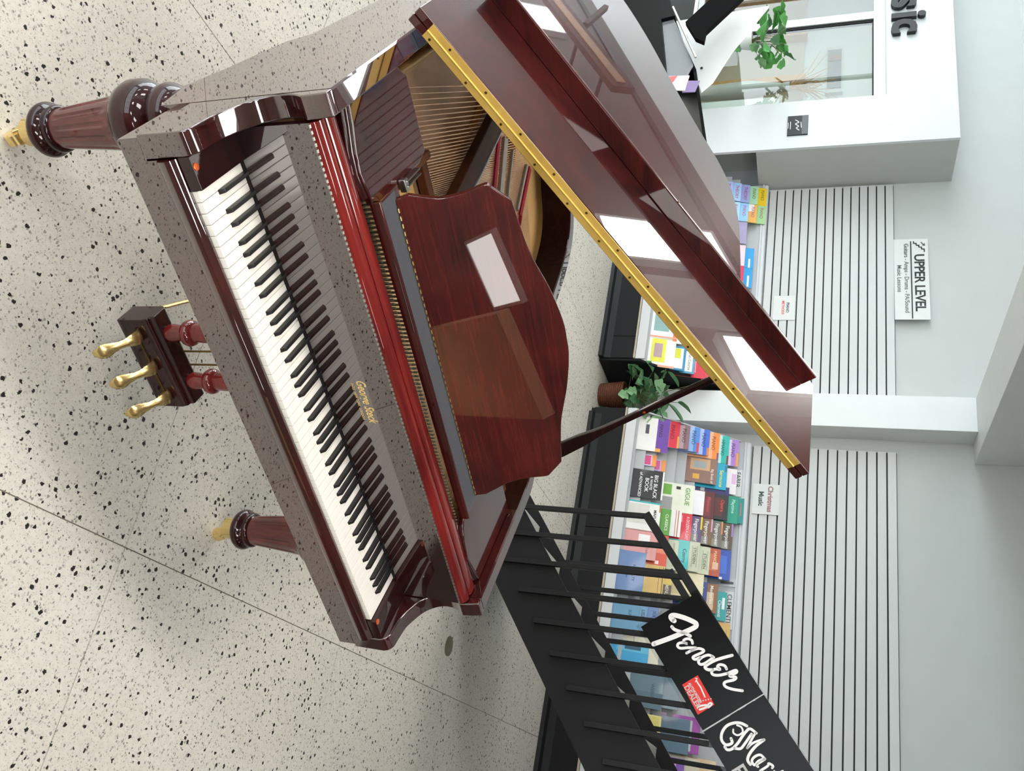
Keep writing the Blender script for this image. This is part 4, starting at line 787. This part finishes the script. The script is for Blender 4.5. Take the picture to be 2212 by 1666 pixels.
# strings
mb = MB(); dirx, diry = math.sin(math.radians(17.2)), math.cos(math.radians(17.2))
x = .02; i = 0
while x < .62:
    L_ = .80-.35*max(0, x-.25); mb.tube([(x, .63, .893), (x+dirx*L_, .63+diry*L_, .893)], .0017 if x < .3 else .0013, 5)
    x += .0165-.012*min(1, x/.30); i += 1
o = part(PI_, 'strings', mb, M_STRING); o['kind'] = 'stuff'
mb = MB()
for i in range(62):
    x = .66+.0100*i; mb.tube([(x, .30, .893), (x+.02*(x-.6), 1.02-.35*max(0, x-.75), .893)], .0007, 4)
o = part(PI_, 'treble_strings', mb, M_STEEL); o['kind'] = 'stuff'
mb = MB(); pr_ = random.Random(5)
for r_ in range(4):
    for i in range(112):
        x = -.01+.0111*i+.003*(r_ % 2); y = .226+.020*r_+.012*math.sin(i*.05); mb.lathe(x, y, [(.0034, .885), (.0034, .915), (.0022, .917)], 6)
o = part(PI_, 'tuning_pins', mb, M_PIN, smooth=40); o['kind'] = 'stuff'
part(PI_, 'plate_emblem', MB().lathe(.40, .232, [(.034, .884), (.034, .889), (.026, .890), (.024, .887), (.018, .887), (.014, .891)], 28), M_GOLD, smooth=30)
part(PI_, 'red_felt_strip', MB().box(.45, .62, .218, .236, .886, .894), M_FELTR)
for p, q in (((.335, 1.195), (.485, 1.04)), ((.545, 1.41), (.64, 1.235))): part(PI_, 'red_felt_strip', MB().bar((*p, .898), (*q, .898), .020, .006), M_FELTR)
part(PI_, 'red_felt_tail', MB().tube([(.64, 1.235, .90), (.665, 1.22, .895), (.67, 1.195, .885)], .006, 6), M_FELTR)
for p, q, w_ in (((.375, 1.235), (.54, 1.07), .034), ((.43, 1.28), (.56, 1.13), .012), ((.525, 1.385), (.612, 1.22), .014)): part(PI_, 'bridge', MB().bar((*p, .896), (*q, .896), w_, .012), plain('bridge_cap', '#a89a86', .6), .002)
part(PI_, 'bridge_apron', MB().box(.56, .66, 1.14, 1.19, .876, .89), M_KEYFRONT, .003)
# ---- music desk assembly
tray = part(PI_, 'desk_tray', MB().box(.145, 1.060, .243, .345, .945, .9685), M_WOOD, .003)
part(tray, 'tray_felt', MB().box(.152, 1.053, .250, .322, .9685, .9695), M_FELTG)
part(tray, 'tray_rail', MB().prism([(.2395, .949), (.2395, .968), (.243, .972), (.249, .972), (.2515, .9685), (.2515, .949)], 'x', .145, 1.060), M_WOOD, smooth=50)
dk = [(.172, 0), (.166, .030), (.178, .060), (.190, .10), (.190, .15), (.181, .200), (.190, .212), (.232, .250), (.36, .268), (.47, .300), (.56, .318), (.612, .320), (.664, .318), (.754, .300), (.864, .268), (.992, .250), (1.026, .212), (1.030, .200), (1.022, .15), (1.022, .10), (1.034, .060), (1.044, .030), (1.040, 0)]
TD_ = math.radians(25)
def DK(x, q, h): return (x, .312+math.sin(TD_)*h+math.cos(TD_)*q, .971+math.cos(TD_)*h-math.sin(TD_)*q)
dkc = [dk[0]]+[(p[0], p[1]) for p in crom([(a, b, 0) for a, b in dk[1:7]], 4)]+[(p[0], p[1]) for p in crom([(a, b, 0) for a, b in dk[7:16]], 5)]+[(p[0], p[1]) for p in crom([(a, b, 0) for a, b in dk[16:22]], 4)]+[dk[-1]]
part(PI_, 'music_desk', MB().prism(dkc, 'y', 0, .018).xf(lambda x, q, h: DK(x, q, h)), M_DESK, .002, 40)
hp = MB()
for i in range(46): hp.tube([DK(.19+.0185*i, -.002, .001), DK(.20+.0185*i, -.002, .001)], .0024, 6)
part(PI_, 'desk_hinge', hp, M_BRASS, smooth=60)
lp = [(-.066, .262), (-.02, .254), (.03, .236), (.075, .228), (.12, .238), (.152, .246), (.163, .30), (.163, .50), (.150, .545), (-.030, .545), (-.066, .50)]
rp = [(1.0605, .25), (1.085, .228), (1.12, .214), (1.18, .205), (1.24, .222), (1.292, .235), (1.292, .50), (1.285, .522), (1.19, .525), (1.05, .33)]
part(PI_, 'side_shelf', MB().prism(lp, 'z', .936, .955), M_WOOD, .004); part(PI_, 'side_shelf', MB().prism(rp, 'z', .936, .955), M_WOOD, .004)
part(PI_, 'shelf_apron', MB().tube([(-.06, .262, .93), (-.02, .252, .93), (.03, .236, .93), (.075, .228, .93), (.13, .240, .93)], .013, 8, 1.6), M_WOODC, smooth=60)
part(PI_, 'shelf_apron', MB().tube([(1.075, .232, .93), (1.12, .213, .93), (1.18, .205, .93), (1.24, .222, .93), (1.285, .234, .93)], .013, 8, 1.6), M_WOODC, smooth=60)
part(PI_, 'damper_rail', MB().box(.17, 1.28, .57, .60, .90, .925), M_STRUT, .003)
part(PI_, 'desk_slide', MB().box(.165, .185, .36, .60, .915, .94).box(1.03, 1.05, .36, .60, .915, .94), M_STRUT, .003)
part(PI_, 'desk_ratchet', MB().box(.150, .180, .372, .392, .956, .972).box(.156, .160, .38, .46, .957, .975).box(.168, .172, .38, .46, .957, .975), M_STEEL, .002)
# ---- lid
LBETA = math.radians(32.6); L0 = Vector((-.145, .55, .985)); LS = Vector((math.cos(LBETA), 0, math.sin(LBETA))); LN = Vector((-math.sin(LBETA), 0, math.cos(LBETA)))
def LID(s, y, h): return L0+LS*s+LN*h+Vector((0, y-.55, 0))
LO = [(p[0]+.145, p[1]) for p in offset(OUT, -.016) if p[1] > .58]
LO = [(1.506, .55)]+LO+[(0.0, 1.3), (0.0, .55)]
LO = [p for i, p in enumerate(LO) if not (p[0] < .012 and .56 < p[1] < 1.29)]
lid = part(PI_, 'lid', MB().prism(LO, 'z', 0, .0205).xf(lambda s, y, h: LID(s, y, h)), M_WOOD, .003, 40)
flap = part(PI_, 'lid_front_flap', MB().box(0, 1.506, .5505, .955, .0215, .042).xf(lambda s, y, h: LID(s, y, h)), M_WOOD, .003)
part(flap, 'flap_lip', MB().box(.070, 1.445, .882, .897, .042, .092).xf(lambda s, y, h: LID(s, y, h)), M_LIP, .003)
hg = part(PI_, 'lid_hinge', MB().box(.045, 1.462, .5478, .5498, .003, .0196).box(.045, 1.462, .5478, .5498, .0236, .0405).xf(lambda s, y, h: LID(s, y, h)), M_HINGE)
part(hg, 'hinge_knuckle', MB().tube([LID(.045, .5472, .0215), LID(1.462, .5472, .0215)], .0026, 8), M_HINGE, smooth=60)
sm = finish(MB().lathe(0, 0, [(.0032, 0), (.0032, .0008), (.0018, .0004)], 10), 'screw', smooth=30); sm.materials.append(M_BRASSD)
for i in range(12):
    for h, ds in ((.0105, .0), (.0325, .045)):
        s_ = .062+ds+.1185*i
        if s_ > 1.455: continue
        p = LID(s_, .5477, h)
        inst(hg, 'screw', sm, p-O, rot=(math.pi/2, -LBETA, 0))
for s_ in (.35, .78, 1.15): inst(flap, 'rubber_bumper', sm, LID(s_, .8895, .092)-O, scale=1.5)
# prop stick
B_ = Vector((1.275, .705, .955)); T_ = Vector((.872, .70, 1.628)); ax = (T_-B_); 
def PR(u, v, q): # u along stick 0..1, v across, q thickness
    n_ = Vector((ax.z, 0, -ax.x)).normalized(); return B_+ax*u+n_*v+Vector((0, q, 0))
po = [(0, -.022), (.20, -.023), (.31, -.020), (.40, -.011), (.50, -.0085), (1, -.0075), (1, .0075), (.50, .0085), (.40, .011), (.31, .020), (.20, .023), (0, .022)]
prop = part(PI_, 'lid_prop', MB().prism(po, 'z', -.009, .009).xf(lambda u, v, q: PR(u, v, q)), M_WOODC, .002)
part(prop, 'prop_pin', MB().lathe(0, 0, [(.004, -.011), (.004, .011)], 10).xf(lambda x, y, z: PR(.62+x/.79, y, z)), M_COPPER)
part(PI_, 'prop_bracket', MB().box(1.262, 1.292, .68, .73, .925, .965), M_BRASS, .003)
# ---- legs
def leg_prof():
    return [(.050, .098), (.058, .103), (.0635, .112), (.0645, .121), (.060, .131), (.052, .136), (.050, .139), (.054, .143), (.0555, .150), (.052, .157), (.047, .160)], \
           [(.0465, .160), (.052, .22), (.058, .29), (.064, .352)], \
           [(.064, .352), (.068, .354), (.070, .360), (.085, .372), (.092, .392), (.090, .418), (.078, .440), (.062, .448), (.055, .452), (.062, .458), (.074, .468), (.077, .484), (.070, .502), (.058, .512), (.060, .520), (.060, .606)]
def make_leg(x, y, ang, ztop):
    a, b, c = leg_prof(); c = c[:-1]+[(.060, ztop)]
    seg = 72
    def flute(r, z, i):
        k_ = i % 6; return r-(.0038 if (k_ in (2, 3) and .175 < z < .335) else 0)
    bb = []
    for (r0, z0), (r1, z1) in zip(b, b[1:]):
        for q in range(6): t = q/6; bb.append((r0+(r1-r0)*t, z0+(z1-z0)*t))
    bb.append(b[-1])
    lg = part(PI_, 'leg', MB().lathe(x, y, bb, seg, flute), M_LEG, smooth=30)
    part(lg, 'foot_collar', MB().lathe(x, y, [(.040, .092)]+a, 40), M_WOODC, smooth=60)
    part(lg, 'leg_bulb', MB().lathe(x, y, c, 40), M_WOODC, smooth=60)
    cs = part(lg, 'caster', MB().lathe(x, y, [(.030, .048), (.034, .052), (.035, .085), (.038, .094)], 28), M_BRASS, smooth=40)
    dx, dy = math.cos(ang)*.022, math.sin(ang)*.022
    part(cs, 'caster_fork', MB().bar((x, y, .052), (x+dx, y+dy, .024), .040, .022), M_BRASS, .004)
    wx, wy = -math.sin(ang), math.cos(ang)
    part(cs, 'caster_wheel', MB().lathe(0, 0, [(.012, -.014), (.022, -.012), (.022, .012), (.012, .014)], 20).xf(lambda px, py, pz: (x+dx+px*math.cos(ang)+pz*wx, y+dy+px*math.sin(ang)+pz*wy, .0225+py)), M_BRASS, smooth=40)
make_leg(-.050, .315, -1.4, .606); make_leg(1.270, .315, -.6, .606); make_leg(.25, 1.55, .5, .80)
# ---- pedal lyre
ly = part(PI_, 'pedal_box', MB().prism([(.288, .055), (.284, .075), (.284, .140), (.292, .158), (.300, .158), (.302, .172), (.350, .172), (.362, .160), (.362, .055)], 'x', .462, .752), M_WOODC, .004, label='dark wooden pedal box')
part(ly, 'keyhole_trim', MB().box(.50, .714, .2825, .285, .100, .108), M_BRASSD)
for k in (-1, 0, 1):
    x = .606+.100*k
    stn = [(.290, .0150, .118), (.280, .0185, .125), (.266, .0190, .126), (.252, .0165, .119), (.240, .0115, .106), (.228, .0110, .093), (.216, .0150, .081), (.205, .0195, .073), (.196, .0205, .066), (.188, .0165, .056), (.184, .0080, .048)]
    pm = MB()
    for (y, hw_, z) in stn: pm.v += [(x-hw_, y, z-.003), (x-hw_*.6, y, z), (x, y, z+.0015), (x+hw_*.6, y, z), (x+hw_, y, z-.003), (x+hw_*.7, y, z-.011), (x-hw_*.7, y, z-.011)]
    for q in range(len(stn)-1):
        for r_ in range(7): pm.f.append((q*7+r_, q*7+(r_+1) % 7, (q+1)*7+(r_+1) % 7, (q+1)*7+r_))
    pm.f.append(tuple(range(7))); pm.f.append(tuple((len(stn)-1)*7+r_ for r_ in range(7)))
    pd = part(PI_, 'pedal', pm, M_BRASS, smooth=70)
    part(pd, 'pedal_stem', MB().box(x-.009, x+.009, .26, .30, .096, .112), M_BRASS, .003)
pp = [(.020, .172), (.026, .185), (.024, .20), (.020, .225), (.026, .230), (.034, .236), (.037, .246), (.034, .256), (.024, .262), (.026, .268), (.027, .30), (.027, .54), (.034, .55), (.034, .608)]
for x in (.527, .687):
    part(PI_, 'lyre_pillar', MB().lathe(x, .325, pp, 28), M_RED, smooth=50)
for x in (.548, .60, .645): part(PI_, 'pedal_rod', MB().tube([(x, .345, .17), (x, .348, .608)], .0028, 6), M_BRASSD)
for s_, x in ((-1, .47), (1, .745)): part(PI_, 'lyre_brace', MB().tube([(x, .355, .13), (x+s_*-.02, .52, .34), (x+s_*-.03, .72, .66), (x+s_*-.03, .74, .82)], .0055, 8), M_BRASS, smooth=60)
